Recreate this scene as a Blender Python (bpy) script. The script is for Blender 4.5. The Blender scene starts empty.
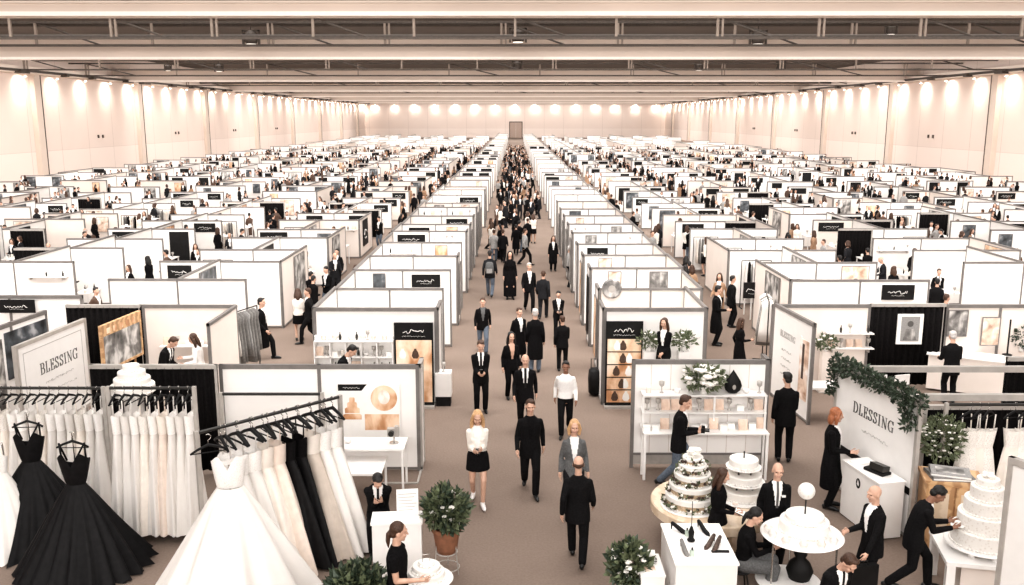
import bpy, bmesh, math, random
from mathutils import Vector, Matrix
rd = math.radians
rng = random.Random(11)
COL = bpy.context.scene.collection
V = Vector

# ------------------------------------------------------------------ camera
CAM_Z, PITCH, FPX = 7.1, rd(11.0), 900.0
YAW = math.atan(3.0 / 900.0)
cam_d = bpy.data.cameras.new('camera')
cam_d.sensor_width = 36.0
cam_d.lens = 36.0 * FPX / 1024.0
cam_d.clip_end = 800
cam = bpy.data.objects.new('camera', cam_d)
COL.objects.link(cam)
cam.location = (0, 0, CAM_Z)
cam.rotation_euler = (math.pi / 2 - PITCH, 0, YAW)
bpy.context.scene.camera = cam
CM = cam.rotation_euler.to_matrix()

def ray(px, py):
    return CM @ V(((px - 512) / FPX, -(py - 292.5) / FPX, -1.0))
def G(px, py, z=0.0):
    """the point of height z seen at a pixel of the photograph"""
    r = ray(px, py)
    t = (z - CAM_Z) / r.z
    return V((r.x * t, r.y * t, z))
def D(px, py, y):
    """the point at distance y seen at a pixel"""
    r = ray(px, py)
    t = y / r.y
    return V((r.x * t, y, CAM_Z + r.z * t))
def proj(p):
    q = CM.transposed() @ (V(p) - V((0, 0, CAM_Z)))
    if q.z > -0.1: return (-9999, -9999)
    return (512 + FPX * q.x / -q.z, 292.5 - FPX * q.y / -q.z)
def in_view(p, m=0):
    x, y = proj(p)
    return -m < x < 1024 + m and -m < y < 585 + m

# ------------------------------------------------------------------ materials
MATS = {}
def mat(name, c, rough=0.6, metal=0.0, var=0.08, scale=6.0, bump=0.0, emit=None, spec=0.4, sheen=0, alpha=None, trans=0):
    if name in MATS: return MATS[name]
    m = bpy.data.materials.new(name); m.use_nodes = True
    nt = m.node_tree; b = nt.nodes['Principled BSDF']
    b.inputs['Roughness'].default_value = rough
    b.inputs['Metallic'].default_value = metal
    b.inputs['Specular IOR Level'].default_value = spec
    if sheen: b.inputs['Sheen Weight'].default_value = sheen
    if trans: b.inputs['Transmission Weight'].default_value = trans
    tc = nt.nodes.new('ShaderNodeTexCoord')
    n = nt.nodes.new('ShaderNodeTexNoise'); n.inputs['Scale'].default_value = scale; n.inputs['Detail'].default_value = 4
    nt.links.new(tc.outputs['Object'], n.inputs['Vector'])
    r = nt.nodes.new('ShaderNodeValToRGB')
    lo = [max(0, x * (1 - var)) for x in c]; hi = [min(1, x * (1 + var)) for x in c]
    r.color_ramp.elements[0].position = 0.3; r.color_ramp.elements[1].position = 0.7
    r.color_ramp.elements[0].color = (*lo, 1); r.color_ramp.elements[1].color = (*hi, 1)
    nt.links.new(n.outputs['Fac'], r.inputs['Fac'])
    nt.links.new(r.outputs['Color'], b.inputs['Base Color'])
    if bump:
        bp = nt.nodes.new('ShaderNodeBump'); bp.inputs['Strength'].default_value = bump; bp.inputs['Distance'].default_value = 0.02
        nt.links.new(n.outputs['Fac'], bp.inputs['Height']); nt.links.new(bp.outputs['Normal'], b.inputs['Normal'])
    if emit:
        b.inputs['Emission Color'].default_value = (*emit[:3], 1); b.inputs['Emission Strength'].default_value = emit[3]
    MATS[name] = m
    return m
def ramp_mat(name, stops, scale=3.0, kind='noise', detail=6, rough=0.5, distort=0.0, stretch=(1, 1, 1)):
    """a printed picture: noise or waves through a colour ramp"""
    if name in MATS: return MATS[name]
    m = bpy.data.materials.new(name); m.use_nodes = True
    nt = m.node_tree; b = nt.nodes['Principled BSDF']; b.inputs['Roughness'].default_value = rough
    tc = nt.nodes.new('ShaderNodeTexCoord'); mp = nt.nodes.new('ShaderNodeMapping'); mp.inputs['Scale'].default_value = stretch
    nt.links.new(tc.outputs['Object'], mp.inputs['Vector'])
    if kind == 'noise':
        n = nt.nodes.new('ShaderNodeTexNoise'); n.inputs['Detail'].default_value = detail; n.inputs['Distortion'].default_value = distort; out = n.outputs['Fac']
    elif kind == 'voronoi':
        n = nt.nodes.new('ShaderNodeTexVoronoi'); out = n.outputs['Distance']
    else:
        n = nt.nodes.new('ShaderNodeTexWave'); n.inputs['Distortion'].default_value = distort; n.inputs['Detail'].default_value = detail; out = n.outputs['Fac']
    n.inputs['Scale'].default_value = scale
    nt.links.new(mp.outputs['Vector'], n.inputs['Vector'])
    r = nt.nodes.new('ShaderNodeValToRGB')
    el = r.color_ramp.elements
    while len(el) < len(stops): el.new(0.5)
    for e, (p, c) in zip(el, stops): e.position = p; e.color = (*c, 1)
    nt.links.new(out, r.inputs['Fac']); nt.links.new(r.outputs['Color'], b.inputs['Base Color'])
    MATS[name] = m
    return m

M_white = mat('white_panel', (0.86, 0.83, 0.80), 0.5, var=0.02, scale=1.5)
M_pink = mat('warm_white_panel', (0.80, 0.72, 0.66), 0.55, var=0.03, scale=1.5)
M_lacq = mat('white_lacquer', (0.80, 0.775, 0.75), 0.3, var=0.02)
M_alu = mat('aluminium_frame', (0.22, 0.205, 0.195), 0.4, 0.3, var=0.1)
M_alul = mat('pale_aluminium', (0.46, 0.43, 0.40), 0.4, 0.3, var=0.1)
M_black = mat('black_board', (0.008, 0.0075, 0.0075), 0.6, var=0.3, spec=0.25)
M_drape = mat('black_drape', (0.008, 0.007, 0.007), 0.95, var=0.3, scale=20, spec=0.1)
M_ink = mat('grey_ink', (0.10, 0.095, 0.09), 0.6)
M_inkl = mat('pale_ink', (0.42, 0.40, 0.38), 0.6)
M_paper = mat('paper', (0.85, 0.83, 0.80), 0.7, var=0.03)
M_blackcloth = mat('black_cloth', (0.007, 0.0065, 0.007), 0.9, var=0.3, scale=30, spec=0.12)
M_suit = mat('black_suit_wool', (0.008, 0.0075, 0.008), 0.9, var=0.3, scale=40, spec=0.15)
M_suit2 = mat('charcoal_suit_wool', (0.018, 0.018, 0.020), 0.9, var=0.3, scale=40, spec=0.15)
M_grey = mat('grey_wool', (0.11, 0.11, 0.11), 0.9, var=0.25, scale=40)
M_lgrey = mat('light_grey_wool', (0.30, 0.29, 0.28), 0.9, var=0.2, scale=40)
M_denim = mat('grey_blue_denim', (0.10, 0.12, 0.15), 0.9, var=0.25, scale=30)
M_shirt = mat('white_shirt_cotton', (0.80, 0.78, 0.76), 0.8, var=0.05, scale=20)
M_cream = mat('cream_knit', (0.78, 0.73, 0.67), 0.85, var=0.06, scale=20)
M_tan = mat('tan_coat_cloth', (0.35, 0.22, 0.14), 0.85, var=0.15, scale=20)
M_brown = mat('brown_coat_cloth', (0.09, 0.055, 0.04), 0.85, var=0.15, scale=20)
M_shoe = mat('black_shoe_leather', (0.01, 0.01, 0.01), 0.35)
M_shoew = mat('white_shoe_leather', (0.75, 0.72, 0.7), 0.4)
M_skin = mat('skin', (0.56, 0.35, 0.26), 0.5, var=0.08, scale=12)
M_skin2 = mat('deeper_skin', (0.25, 0.13, 0.085), 0.5, var=0.08, scale=12)
M_lip = mat('lips', (0.45, 0.24, 0.19), 0.4)
M_eye = mat('dark_eyes', (0.03, 0.02, 0.02), 0.2)
M_hblack = mat('black_hair', (0.012, 0.010, 0.009), 0.5, var=0.4, scale=60, bump=0.4)
M_hbrown = mat('brown_hair', (0.06, 0.03, 0.018), 0.5, var=0.4, scale=60, bump=0.4)
M_hblond = mat('blond_hair', (0.52, 0.32, 0.17), 0.5, var=0.3, scale=60, bump=0.4)
M_hred = mat('ginger_hair', (0.32, 0.12, 0.055), 0.5, var=0.3, scale=60, bump=0.4)
M_hgrey = mat('grey_hair', (0.45, 0.42, 0.40), 0.5, var=0.3, scale=60, bump=0.4)
M_leaf = mat('dark_green_leaf', (0.045, 0.062, 0.040), 0.5, var=0.5, scale=14)
M_leaf2 = mat('olive_leaf', (0.12, 0.14, 0.08), 0.5, var=0.5, scale=14)
M_petal = mat('white_petal', (0.80, 0.77, 0.72), 0.7, var=0.06, scale=30)
M_terra = mat('terracotta', (0.23, 0.105, 0.06), 0.75, var=0.2, scale=10)
M_icing = mat('white_icing', (0.76, 0.73, 0.69), 0.45, var=0.03, scale=20, bump=0.05)
M_lace = ramp_mat('lace_icing', [(0.15, (0.66, 0.61, 0.56)), (0.4, (0.77, 0.74, 0.70))], 22, 'voronoi')
M_sponge = mat('bare_cake_sponge', (0.42, 0.32, 0.22), 0.8, var=0.35, scale=26)
M_berry = mat('dark_flowers', (0.07, 0.045, 0.035), 0.6, var=0.7, scale=30)
M_wood = ramp_mat('honey_wood', [(0.3, (0.42, 0.24, 0.12)), (0.7, (0.62, 0.40, 0.22))], 1.4, 'wave', distort=6, stretch=(1, 1, 4))
M_wood2 = ramp_mat('pale_birch', [(0.3, (0.60, 0.47, 0.34)), (0.7, (0.70, 0.57, 0.44))], 1.2, 'wave', distort=5, stretch=(1, 4, 4))
M_tulle = mat('white_tulle', (0.70, 0.665, 0.63), 0.85, var=0.015, scale=10)
M_ivory = mat('ivory_satin', (0.78, 0.71, 0.64), 0.6, var=0.05, scale=10, sheen=0.2)
M_blush = mat('blush_satin', (0.74, 0.63, 0.55), 0.6, var=0.06, scale=10, sheen=0.2)
M_lacefab = ramp_mat('beaded_lace', [(0.15, (0.50, 0.45, 0.41)), (0.45, (0.80, 0.76, 0.71))], 55, 'voronoi')
M_bodice = ramp_mat('white_lace_bodice', [(0.15, (0.70, 0.66, 0.62)), (0.45, (0.87, 0.84, 0.81))], 60, 'voronoi')
M_blacktulle = mat('black_tulle', (0.006, 0.0055, 0.006), 0.65, var=0.4, scale=12, spec=0.2)
M_greycloth = mat('grey_cloth', (0.20, 0.19, 0.18), 0.85, var=0.2, scale=20)
M_metal = mat('dark_metal', (0.05, 0.048, 0.045), 0.35, 0.6)
M_chrome = mat('chrome', (0.55, 0.53, 0.5), 0.2, 0.9)
M_glassy = mat('pale_green_glass', (0.45, 0.52, 0.45), 0.1, var=0.05)
M_print1 = ramp_mat('copper_print', [(0.25, (0.25, 0.11, 0.05)), (0.42, (0.55, 0.28, 0.14)), (0.55, (0.85, 0.62, 0.44)), (0.72, (0.92, 0.85, 0.78))], 2.2, distort=.25, stretch=(1, 1, .6))
M_print2 = ramp_mat('grey_photo_print', [(0.3, (0.02, 0.02, 0.02)), (0.48, (0.20, 0.19, 0.18)), (0.62, (0.65, 0.62, 0.59))], 3.2, distort=.3, stretch=(1, 1, .7))
M_print3 = ramp_mat('dark_photo_print', [(0.35, (0.015, 0.016, 0.018)), (0.55, (0.09, 0.10, 0.11)), (0.7, (0.42, 0.42, 0.43))], 2.6, distort=.2)
M_print4 = ramp_mat('peach_photo_print', [(0.3, (0.35, 0.2, 0.13)), (0.5, (0.72, 0.55, 0.44)), (0.65, (0.88, 0.82, 0.77))], 3.0, distort=.3)

# ------------------------------------------------------------------ mesh builder
class MB:
    def __init__(s): s.v = []; s.f = []; s.m = []; s.cur = 0
    def add(s, vs, fs):
        o = len(s.v); s.v += [tuple(p) for p in vs]
        for f in fs: s.f.append([i + o for i in f]); s.m.append(s.cur)
        return s
    def box(s, x0, y0, z0, x1, y1, z1, M=None):
        vs = [V((x, y, z)) for z in (z0, z1) for y in (y0, y1) for x in (x0, x1)]
        if M is not None: vs = [M @ p for p in vs]
        return s.add(vs, [(0, 2, 3, 1), (4, 5, 7, 6), (0, 1, 5, 4), (2, 6, 7, 3), (0, 4, 6, 2), (1, 3, 7, 5)])
    def loft(s, rings, cap=True, closed=True):
        n = len(rings[0]); vs = [p for r in rings for p in r]; fs = []
        for i in range(len(rings) - 1):
            for j in range(n if closed else n - 1):
                k = (j + 1) % n
                fs.append((i * n + j, i * n + k, (i + 1) * n + k, (i + 1) * n + j))
        if cap and closed:
            fs.append(tuple(range(n - 1, -1, -1))); fs.append(tuple((len(rings) - 1) * n + j for j in range(n)))
        return s.add(vs, fs)
    def tube(s, pts, r, n=8, cap=True, round_ends=False):
        pts = [V(p) for p in pts]
        rr = r if isinstance(r, (list, tuple)) else [r] * len(pts)
        rings = []; ref = None
        for i, p in enumerate(pts):
            t = (pts[min(i + 1, len(pts) - 1)] - pts[max(i - 1, 0)]).normalized()
            if ref is None: ref = t.orthogonal().normalized()
            ref = (ref - t * ref.dot(t))
            ref = ref.normalized() if ref.length > 1e-6 else t.orthogonal().normalized()
            b = t.cross(ref)
            rings.append([p + (ref * math.cos(2 * math.pi * k / n) + b * math.sin(2 * math.pi * k / n)) * rr[i] for k in range(n)])
        s.loft(rings, cap)
        if round_ends:
            for i in range(len(pts)): s.ell(pts[i], (rr[i],) * 3, n=n, m=6)
        return s
    def lathe(s, prof, n=24, c=(0, 0, 0), fn=None, cap=True):
        rings = []
        for r, z in prof:
            ring = []
            for k in range(n):
                a = 2 * math.pi * k / n
                p = fn(a, r, z) if fn else (r * math.cos(a), r * math.sin(a), z)
                ring.append(V(p) + V(c))
            rings.append(ring)
        return s.loft(rings, cap)
    def ell(s, c, r, M=None, n=12, m=8):
        c = V(c); vs = [V((0, 0, -r[2]))]; fs = []
        for i in range(1, m):
            a = -math.pi / 2 + math.pi * i / m
            for k in range(n):
                t = 2 * math.pi * k / n
                vs.append(V((r[0] * math.cos(a) * math.cos(t), r[1] * math.cos(a) * math.sin(t), r[2] * math.sin(a))))
        vs.append(V((0, 0, r[2])))
        for k in range(n):
            k2 = (k + 1) % n
            fs.append((0, 1 + k2, 1 + k))
            for i in range(m - 2): fs.append((1 + i * n + k, 1 + i * n + k2, 1 + (i + 1) * n + k2, 1 + (i + 1) * n + k))
            fs.append((len(vs) - 1, 1 + (m - 2) * n + k, 1 + (m - 2) * n + k2))
        if M is not None: vs = [M @ p for p in vs]
        return s.add([p + c for p in vs], fs)
    def xf(s, M):
        s.v = [tuple(M @ V(p)) for p in s.v]; return s
    def mesh(s, name, mats=(), smooth=False, fix=True):
        me = bpy.data.meshes.new(name); me.from_pydata(s.v, [], s.f)
        for m in mats: me.materials.append(m)
        if len(mats) > 1: me.polygons.foreach_set('material_index', s.m)
        if smooth: me.polygons.foreach_set('use_smooth', [True] * len(me.polygons))
        if fix and len(s.f) < 60000:
            bm = bmesh.new(); bm.from_mesh(me); bmesh.ops.recalc_face_normals(bm, faces=bm.faces); bm.to_mesh(me); bm.free()
        me.update()
        return me
    def build(s, name, mats, parent=None, loc=None, smooth=False, rotz=0):
        if not isinstance(mats, (list, tuple)): mats = [mats]
        return link(name, s.mesh(name, mats, smooth), parent, loc, rotz)

def link(name, me, parent=None, loc=None, rotz=0):
    o = bpy.data.objects.new(name, me); COL.objects.link(o)
    if parent is not None: o.parent = parent
    if loc is not None: o.location = loc
    if rotz: o.rotation_euler = (0, 0, rotz)
    return o
def tag(o, label, cat, group=None, kind=None):
    o['label'] = label; o['category'] = cat
    if group: o['group'] = group
    if kind: o['kind'] = kind
    return o
def thing(name, label, cat, loc=(0, 0, 0), rotz=0, group=None):
    o = bpy.data.objects.new(name, None); COL.objects.link(o)
    o.location = loc; o.rotation_euler = (0, 0, rotz); o.empty_display_size = 0.1
    return tag(o, label, cat, group)
KIDS = {}
def dup(o, label=None, loc=None, rotz=None, group=None, kids=None):
    c = o.copy(); COL.objects.link(c)
    if loc is not None: c.location = loc
    if rotz is not None: c.rotation_euler = (0, 0, rotz)
    if label: c['label'] = label
    if group: c['group'] = group
    for ch in (kids if kids is not None else [x for x in o.children]):
        d = ch.copy(); COL.objects.link(d); d.parent = c
        for g in ch.children:
            e = g.copy(); COL.objects.link(e); e.parent = d
    return c
def structure(o):
    o['kind'] = 'structure'; return o
ORD = ['first', 'second', 'third', 'fourth', 'fifth', 'sixth', 'seventh', 'eighth', 'ninth', 'tenth', 'eleventh', 'twelfth', 'thirteenth', 'fourteenth',
       'fifteenth', 'sixteenth', 'seventeenth', 'eighteenth', 'nineteenth', 'twentieth', '21st', '22nd', '23rd', '24th', '25th', '26th', '27th', '28th', '29th', '30th', '31st', '32nd', '33rd', '34th', '35th', '36th', '37th', '38th', '39th', '40th']

# ------------------------------------------------------------------ serif lettering made of pen strokes
GLY = {
 'B': (.66, [[(.16, 0), (.16, 1)], [(.0, 1), (.4, 1)], [(.0, 0), (.4, 0)], [(.16, .52), (.4, .52)],
        [(.38 + .2 * math.sin(a), .76 + .24 * math.cos(a)) for a in [math.pi * i / 8 for i in range(9)]],
        [(.38 + .25 * math.sin(a), .26 + .26 * math.cos(a)) for a in [math.pi * i / 8 for i in range(9)]]]),
 'D': (.76, [[(.16, 0), (.16, 1)], [(.0, 1), (.36, 1)], [(.0, 0), (.36, 0)], [(.34 + .36 * math.sin(a), .5 + .5 * math.cos(a)) for a in [math.pi * i / 10 for i in range(11)]]]),
 'L': (.6, [[(.16, 0), (.16, 1)], [(0, 1), (.32, 1)], [(0, 0), (.54, 0)], [(.53, 0), (.55, .25)]]),
 'E': (.62, [[(.16, 0), (.16, 1)], [(0, 1), (.54, 1)], [(0, 0), (.56, 0)], [(.16, .52), (.42, .52)], [(.53, 1), (.54, .78)], [(.55, 0), (.57, .25)], [(.42, .42), (.42, .62)]]),
 'S': (.58, [[(.48 - .0, .78), (.44, .92), (.28, 1.0), (.12, .92), (.07, .76), (.14, .62), (.3, .5), (.44, .38), (.5, .24), (.43, .08), (.27, 0), (.12, .07), (.05, .24)], [(.48, .98), (.48, .74)], [(.05, .02), (.05, .26)]]),
 'I': (.38, [[(.17, 0), (.17, 1)], [(0, 1), (.34, 1)], [(0, 0), (.34, 0)]]),
 'N': (.8, [[(.12, 0.02), (.122, 1)], [(.1, 1), (.62, 0)], [(.64, 0), (.642, 1)], [(0, 1), (.2, 1)], [(0, 0), (.24, 0)], [(.52, 1), (.76, 1)]]),
 'G': (.8, [[(.38 + .36 * math.cos(a), .5 + .5 * math.sin(a)) for a in [rd(35 + 32.5 * i) for i in range(9)]], [(.62, .02), (.62, .42)], [(.48, .42), (.76, .42)], [(.67, .98), (.68, .74)]]),
}
def lettering(text, h, thick=.15, thin=.05):
    """flat letters in the XZ plane, centred on x=0, base at z=0, facing -Y, 4 mm thick"""
    mb = MB(); x = 0; W = sum(GLY[c][0] + .16 for c in text) - .16
    for c in text:
        w, strokes = GLY[c]
        for st in strokes:
            for (a, b) in zip(st[:-1], st[1:]):
                dx, dz = b[0] - a[0], b[1] - a[1]; L = math.hypot(dx, dz) or 1
                t = thin + (thick - thin) * abs(dz) / L
                if c == 'N' and abs(dz) > .9 and abs(dx) < .1: t = thin * 1.2
                t /= 2; ex = t * .5
                ox, oz = -dz / L * t, dx / L * t; ax, az = dx / L * ex, dz / L * ex
                q = [(a[0] - ax + ox, a[1] - az + oz), (b[0] + ax + ox, b[1] + az + oz), (b[0] + ax - ox, b[1] + az - oz), (a[0] - ax - ox, a[1] - az - oz)]
                vs = [V(((x + p[0] - W / 2) * h, yy, p[1] * h)) for yy in (0, -.004) for p in q]
                mb.add(vs, [(0, 1, 2, 3), (4, 7, 6, 5), (0, 4, 5, 1), (1, 5, 6, 2), (2, 6, 7, 3), (3, 7, 4, 0)])
        x += w + .16
    return mb
def scribble(mb, x0, x1, z, h, y=-.003, seed=0):
    """a line of writing too small to read: a loose pen line"""
    r = random.Random(seed); x = x0; pts = []
    while x < x1:
        pts.append((x, y, z + h * r.uniform(-.5, .5))); x += h * r.uniform(.25, .5)
    if len(pts) > 1: mb.tube(pts, h * .09, 4)
# ------------------------------------------------------------------ people
def remesh(mb, vox, smooth=2, name='m'):
    me = mb.mesh(name, fix=True)
    o = bpy.data.objects.new('tmp', me); COL.objects.link(o)
    r = o.modifiers.new('r', 'REMESH'); r.mode = 'VOXEL'; r.voxel_size = vox; r.adaptivity = 0
    if smooth:
        s = o.modifiers.new('s', 'SMOOTH'); s.factor = 0.5; s.iterations = smooth
    dg = bpy.context.evaluated_depsgraph_get()
    new = bpy.data.meshes.new_from_object(o.evaluated_get(dg))
    bpy.data.objects.remove(o); bpy.data.meshes.remove(me)
    new.polygons.foreach_set('use_smooth', [True] * len(new.polygons))
    return new
def ik(a, t, l1, l2, hint):
    a, t, hint = V(a), V(t), V(hint)
    d = t - a; L = min(d.length, (l1 + l2) * .998); d.normalize()
    x = (l1 * l1 - l2 * l2 + L * L) / (2 * L); h = math.sqrt(max(0, l1 * l1 - x * x))
    p = hint - d * hint.dot(d); p.normalize()
    return a + d * x + p * h, a + d * L
def RX(a): return Matrix.Rotation(a, 3, 'X')
def RZ(a): return Matrix.Rotation(a, 3, 'Z')
def pose(**k):
    p = dict(pel=(0, 0, .93), lean=0, lh=(.24, -.05, .86), rh=(-.24, -.05, .86), lf=(.1, 0, .08), rf=(-.1, 0, .08), head=(4, 0), ly=8, ry=-8, side=0)
    p.update(k); return p
POSES = {
 'stand': pose(),
 'walk': pose(pel=(0, 0, .90), lf=(.08, -.27, .085), rf=(-.08, .30, .14), lh=(.245, .10, .86), rh=(-.245, -.20, .89)),
 'walk2': pose(pel=(0, 0, .90), rf=(-.08, -.27, .085), lf=(.08, .30, .14), rh=(-.245, .10, .86), lh=(.245, -.20, .89)),
 'hold': pose(lh=(.07, -.27, 1.05), rh=(-.07, -.27, 1.05), head=(16, 0)),
 'walkhold': pose(pel=(0, 0, .91), lf=(.08, -.2, .085), rf=(-.08, .22, .12), lh=(.06, -.27, 1.12), rh=(-.07, -.28, 1.10), head=(18, 0)),
 'clasp': pose(lh=(.03, -.17, .92), rh=(-.03, -.18, .90), head=(10, 0)),
 'reach': pose(rh=(-.18, -.42, 1.12), lh=(.2, -.36, 1.05), lean=8, head=(16, 0)),
 'camera': pose(pel=(0, 0, .90), lf=(.08, -.2, .085), rf=(-.1, .32, .13), lh=(.05, -.34, 1.12), rh=(-.06, -.33, 1.10), lean=6, head=(12, 0)),
 'side': pose(lh=(.24, .0, .87), rh=(-.12, -.30, 1.1), head=(8, 20)),
 'bend': pose(pel=(0, .08, .89), lf=(.1, -.2, .085), rf=(-.1, .42, .15), lh=(.1, -.40, 1.10), rh=(-.1, -.40, 1.09), lean=22, head=(30, 0)),
 'lookdown': pose(lh=(.1, -.34, .98), rh=(-.12, -.36, .96), lean=22, head=(30, 10)),
 'sit': pose(pel=(0, 0, .58), lf=(.12, -.40, .08), rf=(-.12, -.38, .08), lh=(.05, -.30, .90), rh=(-.05, -.31, .89), lean=18, head=(38, 0)),
 'sitwork': pose(pel=(0, 0, .52), lf=(.09, -.40, .08), rf=(-.11, -.36, .08), lh=(.08, -.42, .78), rh=(-.1, -.42, .8), lean=8, head=(22, 0)),
 'caseL': pose(lh=(.24, -.24, .88), rh=(-.1, -.34, 1.08), head=(8, 0)),
 'case': pose(rh=(-.26, -.02, .86), lh=(.12, -.30, 1.06), head=(6, 0)),
}
TR = [(-.13, .12, .10), (-.05, .165, .115), (.05, .160, .112), (.15, .138, .098), (.28, .158, .108), (.40, .172, .115), (.47, .155, .10), (.53, .10, .075), (.58, .055, .055)]
JK = [(-.2, .198, .148), (-.08, .198, .146), (.05, .186, .136), (.15, .174, .126), (.28, .190, .136), (.40, .200, .140), (.465, .180, .122), (.52, .130, .098), (.575, .068, .070)]

class Fig:
    def __init__(s, P, fem=False):
        s.P = P; s.fem = fem; s.lean = rd(P['lean']); s.pel = V(P['pel'])
        s.sw = .150 if fem else .172
        sh = s.at(.452)
        R_ = s.rot(.465)
        s.shL, s.shR = sh + R_ @ V((s.sw, 0, 0)), sh + R_ @ V((-s.sw, 0, 0))
        s.elL, s.wrL = ik(s.shL, P['lh'], .29, .27, (.18, .8, -.25))
        s.elR, s.wrR = ik(s.shR, P['rh'], .29, .27, (-.18, .8, -.25))
        s.hpL, s.hpR = s.pel + V((.088, 0, -.02)), s.pel + V((-.088, 0, -.02))
        s.knL, s.anL = ik(s.hpL, P['lf'], .435, .43, (.1, -1, .1))
        s.knR, s.anR = ik(s.hpR, P['rf'], .435, .43, (-.1, -1, .1))
        nb = s.at(.58); hp, hy = P['head']
        R3 = RZ(rd(hy)) @ RX(rd(hp) + s.lean * .5)
        s.HM = Matrix.Translation(nb) @ R3.to_4x4() @ Matrix.Translation((0, -.012, .158)) @ Matrix.Scale(1.09, 4)
    def rot(s, h):
        t = max(0, min(1, h / .25)); t = t * t * (3 - 2 * t)
        return RX(s.lean * t)
    def at(s, h):
        if h <= 0: return s.pel + V((0, 0, h))
        p = s.pel.copy(); n = 12
        for i in range(n): p = p + s.rot(h * (i + .5) / n) @ V((0, 0, h / n))
        return p
    def rings(s, T, hem=None, k=1.0, n=20):
        out = []
        for h, rx, ry in T:
            if hem is not None and h < 0: h = hem * (h / T[0][0])
            if s.fem:
                if .3 < h: rx *= .9
                if .1 < h < .2: rx *= .88; ry *= .9
            c = s.at(h); R_ = s.rot(h)
            out.append([c + R_ @ V((rx * k * math.cos(a), ry * k * math.sin(a), 0)) for a in [2 * math.pi * i / n for i in range(n)]])
        return out
    def limb(s, mb, a, b, c, ra, rb, rc, n=12):
        m1, m2 = a.lerp(b, .45), b.lerp(c, .35)
        mb.tube([a, m1, b], [ra, (ra * .55 + rb * .5), rb], n); mb.tube([b, m2, c], [rb, (rb * .62 + rc * .42), rc], n)
        for p, r in ((a, ra), (b, rb), (c, rc)): mb.ell(p, (r,) * 3, n=n)
    def hand(s, mb, el, wr, left):
        d = (wr - el).normalized(); z = -d
        th = V((0, -1, .9)).normalized(); th = (th - d * th.dot(d))
        if th.length < .05: th = V((1 if not left else -1, 0, 0))
        th.normalize(); y = -th; x = y.cross(z)
        sg = 1 if left else -1
        def T(p): return wr + x * (p[0] * sg) * sg * sg + y * p[1] + z * p[2]
        # palm side faces the body: -x for the left hand, +x for the right
        q = -1 if left else 1
        def U(p): return wr + x * (p[0] * q) + y * p[1] + z * p[2]
        mb.tube([U((0, 0, .01)), U((0, 0, -.03)), U((.004, 0, -.09))], [.026, .03, .026], 8)
        mb.ell(U((.002, .0, -.055)), (.02, .036, .045), n=8, M=Matrix([x, y, z]).transposed())
        for yy, L in ((-.033, .07), (-.011, .08), (.011, .075), (.033, .058)):
            a = U((.002, yy, -.085)); b = U((.010, yy * 1.25, -.085 - L * .5)); c = U((.032, yy * 1.3, -.085 - L * .92))
            mb.tube([a, b, c], [.0095, .009, .0075], 6, round_ends=True)
        mb.tube([U((0, -.03, -.025)), U((.012, -.058, -.055)), U((.022, -.062, -.09))], [.013, .011, .009], 6, round_ends=True)
    def head_shell(s, mb):
        M = s.HM
        R3 = M.to_3x3()
        def E(c, r, **k): mb.ell(M @ V(c), r, M=R3, **k)
        E((0, .012, .028), (.074, .092, .090), n=16, m=12); E((0, -.020, -.045), (.056, .064, .066), n=14)
        E((0, -.058, -.086), (.026, .024, .022)); E((0, -.072, .032), (.052, .022, .014))
        for x in (-1, 1):
            E((x * .076, .012, -.008), (.010, .022, .032), n=8); E((x * .036, -.062, -.022), (.026, .026, .024), n=8)
        mb.tube([M @ V((0, -.082, .016)), M @ V((0, -.104, -.020))], [.009, .0135], 8, round_ends=True)
        E((0, -.080, -.050), (.024, .010, .010), n=8)
        mb.tube([s.at(.50), s.at(.57), M @ V((0, .018, -.06))], [.066, .056, .054], 12)
    def body(s, mb, bare=False, hands=True):
        mb.loft(s.rings(TR, k=.97))
        s.limb(mb, s.shL, s.elL, s.wrL, .050, .039, .028); s.limb(mb, s.shR, s.elR, s.wrR, .050, .039, .028)
        for h, k, a, yw in ((s.hpL, s.knL, s.anL, s.P['ly']), (s.hpR, s.knR, s.anR, s.P['ry'])):
            s.limb(mb, h, k, a, .080, .052, .036)
            f = RZ(rd(yw)) @ V((0, -1, 0))
            mb.tube([a + V((0, 0, -.03)) - f * .03, a + V((0, 0, -.045)) + f * .13], [.034, .026], 8, round_ends=True)
        s.head_shell(mb)
        if hands: s.hand(mb, s.elL, s.wrL, True); s.hand(mb, s.elR, s.wrR, False)
    def top(s, mb, hem=-.2, sleeve=1.0, k=1.0, flare=0.0):
        T = [(h, rx + (flare if h < -.05 else 0), ry + (flare if h < -.05 else 0)) for h, rx, ry in JK]
        mb.loft(s.rings(T, hem, k))
        if s.fem:
            for x in (-1, 1): mb.ell(s.at(.33) + s.rot(.33) @ V((x * .07, -.085, 0)), (.062, .055, .06))
        for a, b, c in ((s.shL, s.elL, s.wrL), (s.shR, s.elR, s.wrR)):
            q = .9 if s.fem else 1.0
            mb.ell(a, (.060 * q, .068 * q, .060 * q))
            if sleeve >= 1: s.limb(mb, a, b, b.lerp(c, .95), .060 * q, .051 * q, .039 * q)
            elif sleeve > 0:
                mb.tube([a, a.lerp(b, sleeve)], [.060 * q, .058 * q], 12)
    def legs(s, mb, wide=1.0, to=.96):
        mb.loft(s.rings([(-.1, .165, .12), (-.04, .180, .128), (.05, .172, .124), (.12, .152, .112)], None))
        for h, k, a in ((s.hpL, s.knL, s.anL), (s.hpR, s.knR, s.anR)):
            s.limb(mb, h, k, k.lerp(a, to), .100 * wide, .074 * wide, .063 * wide)
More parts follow.
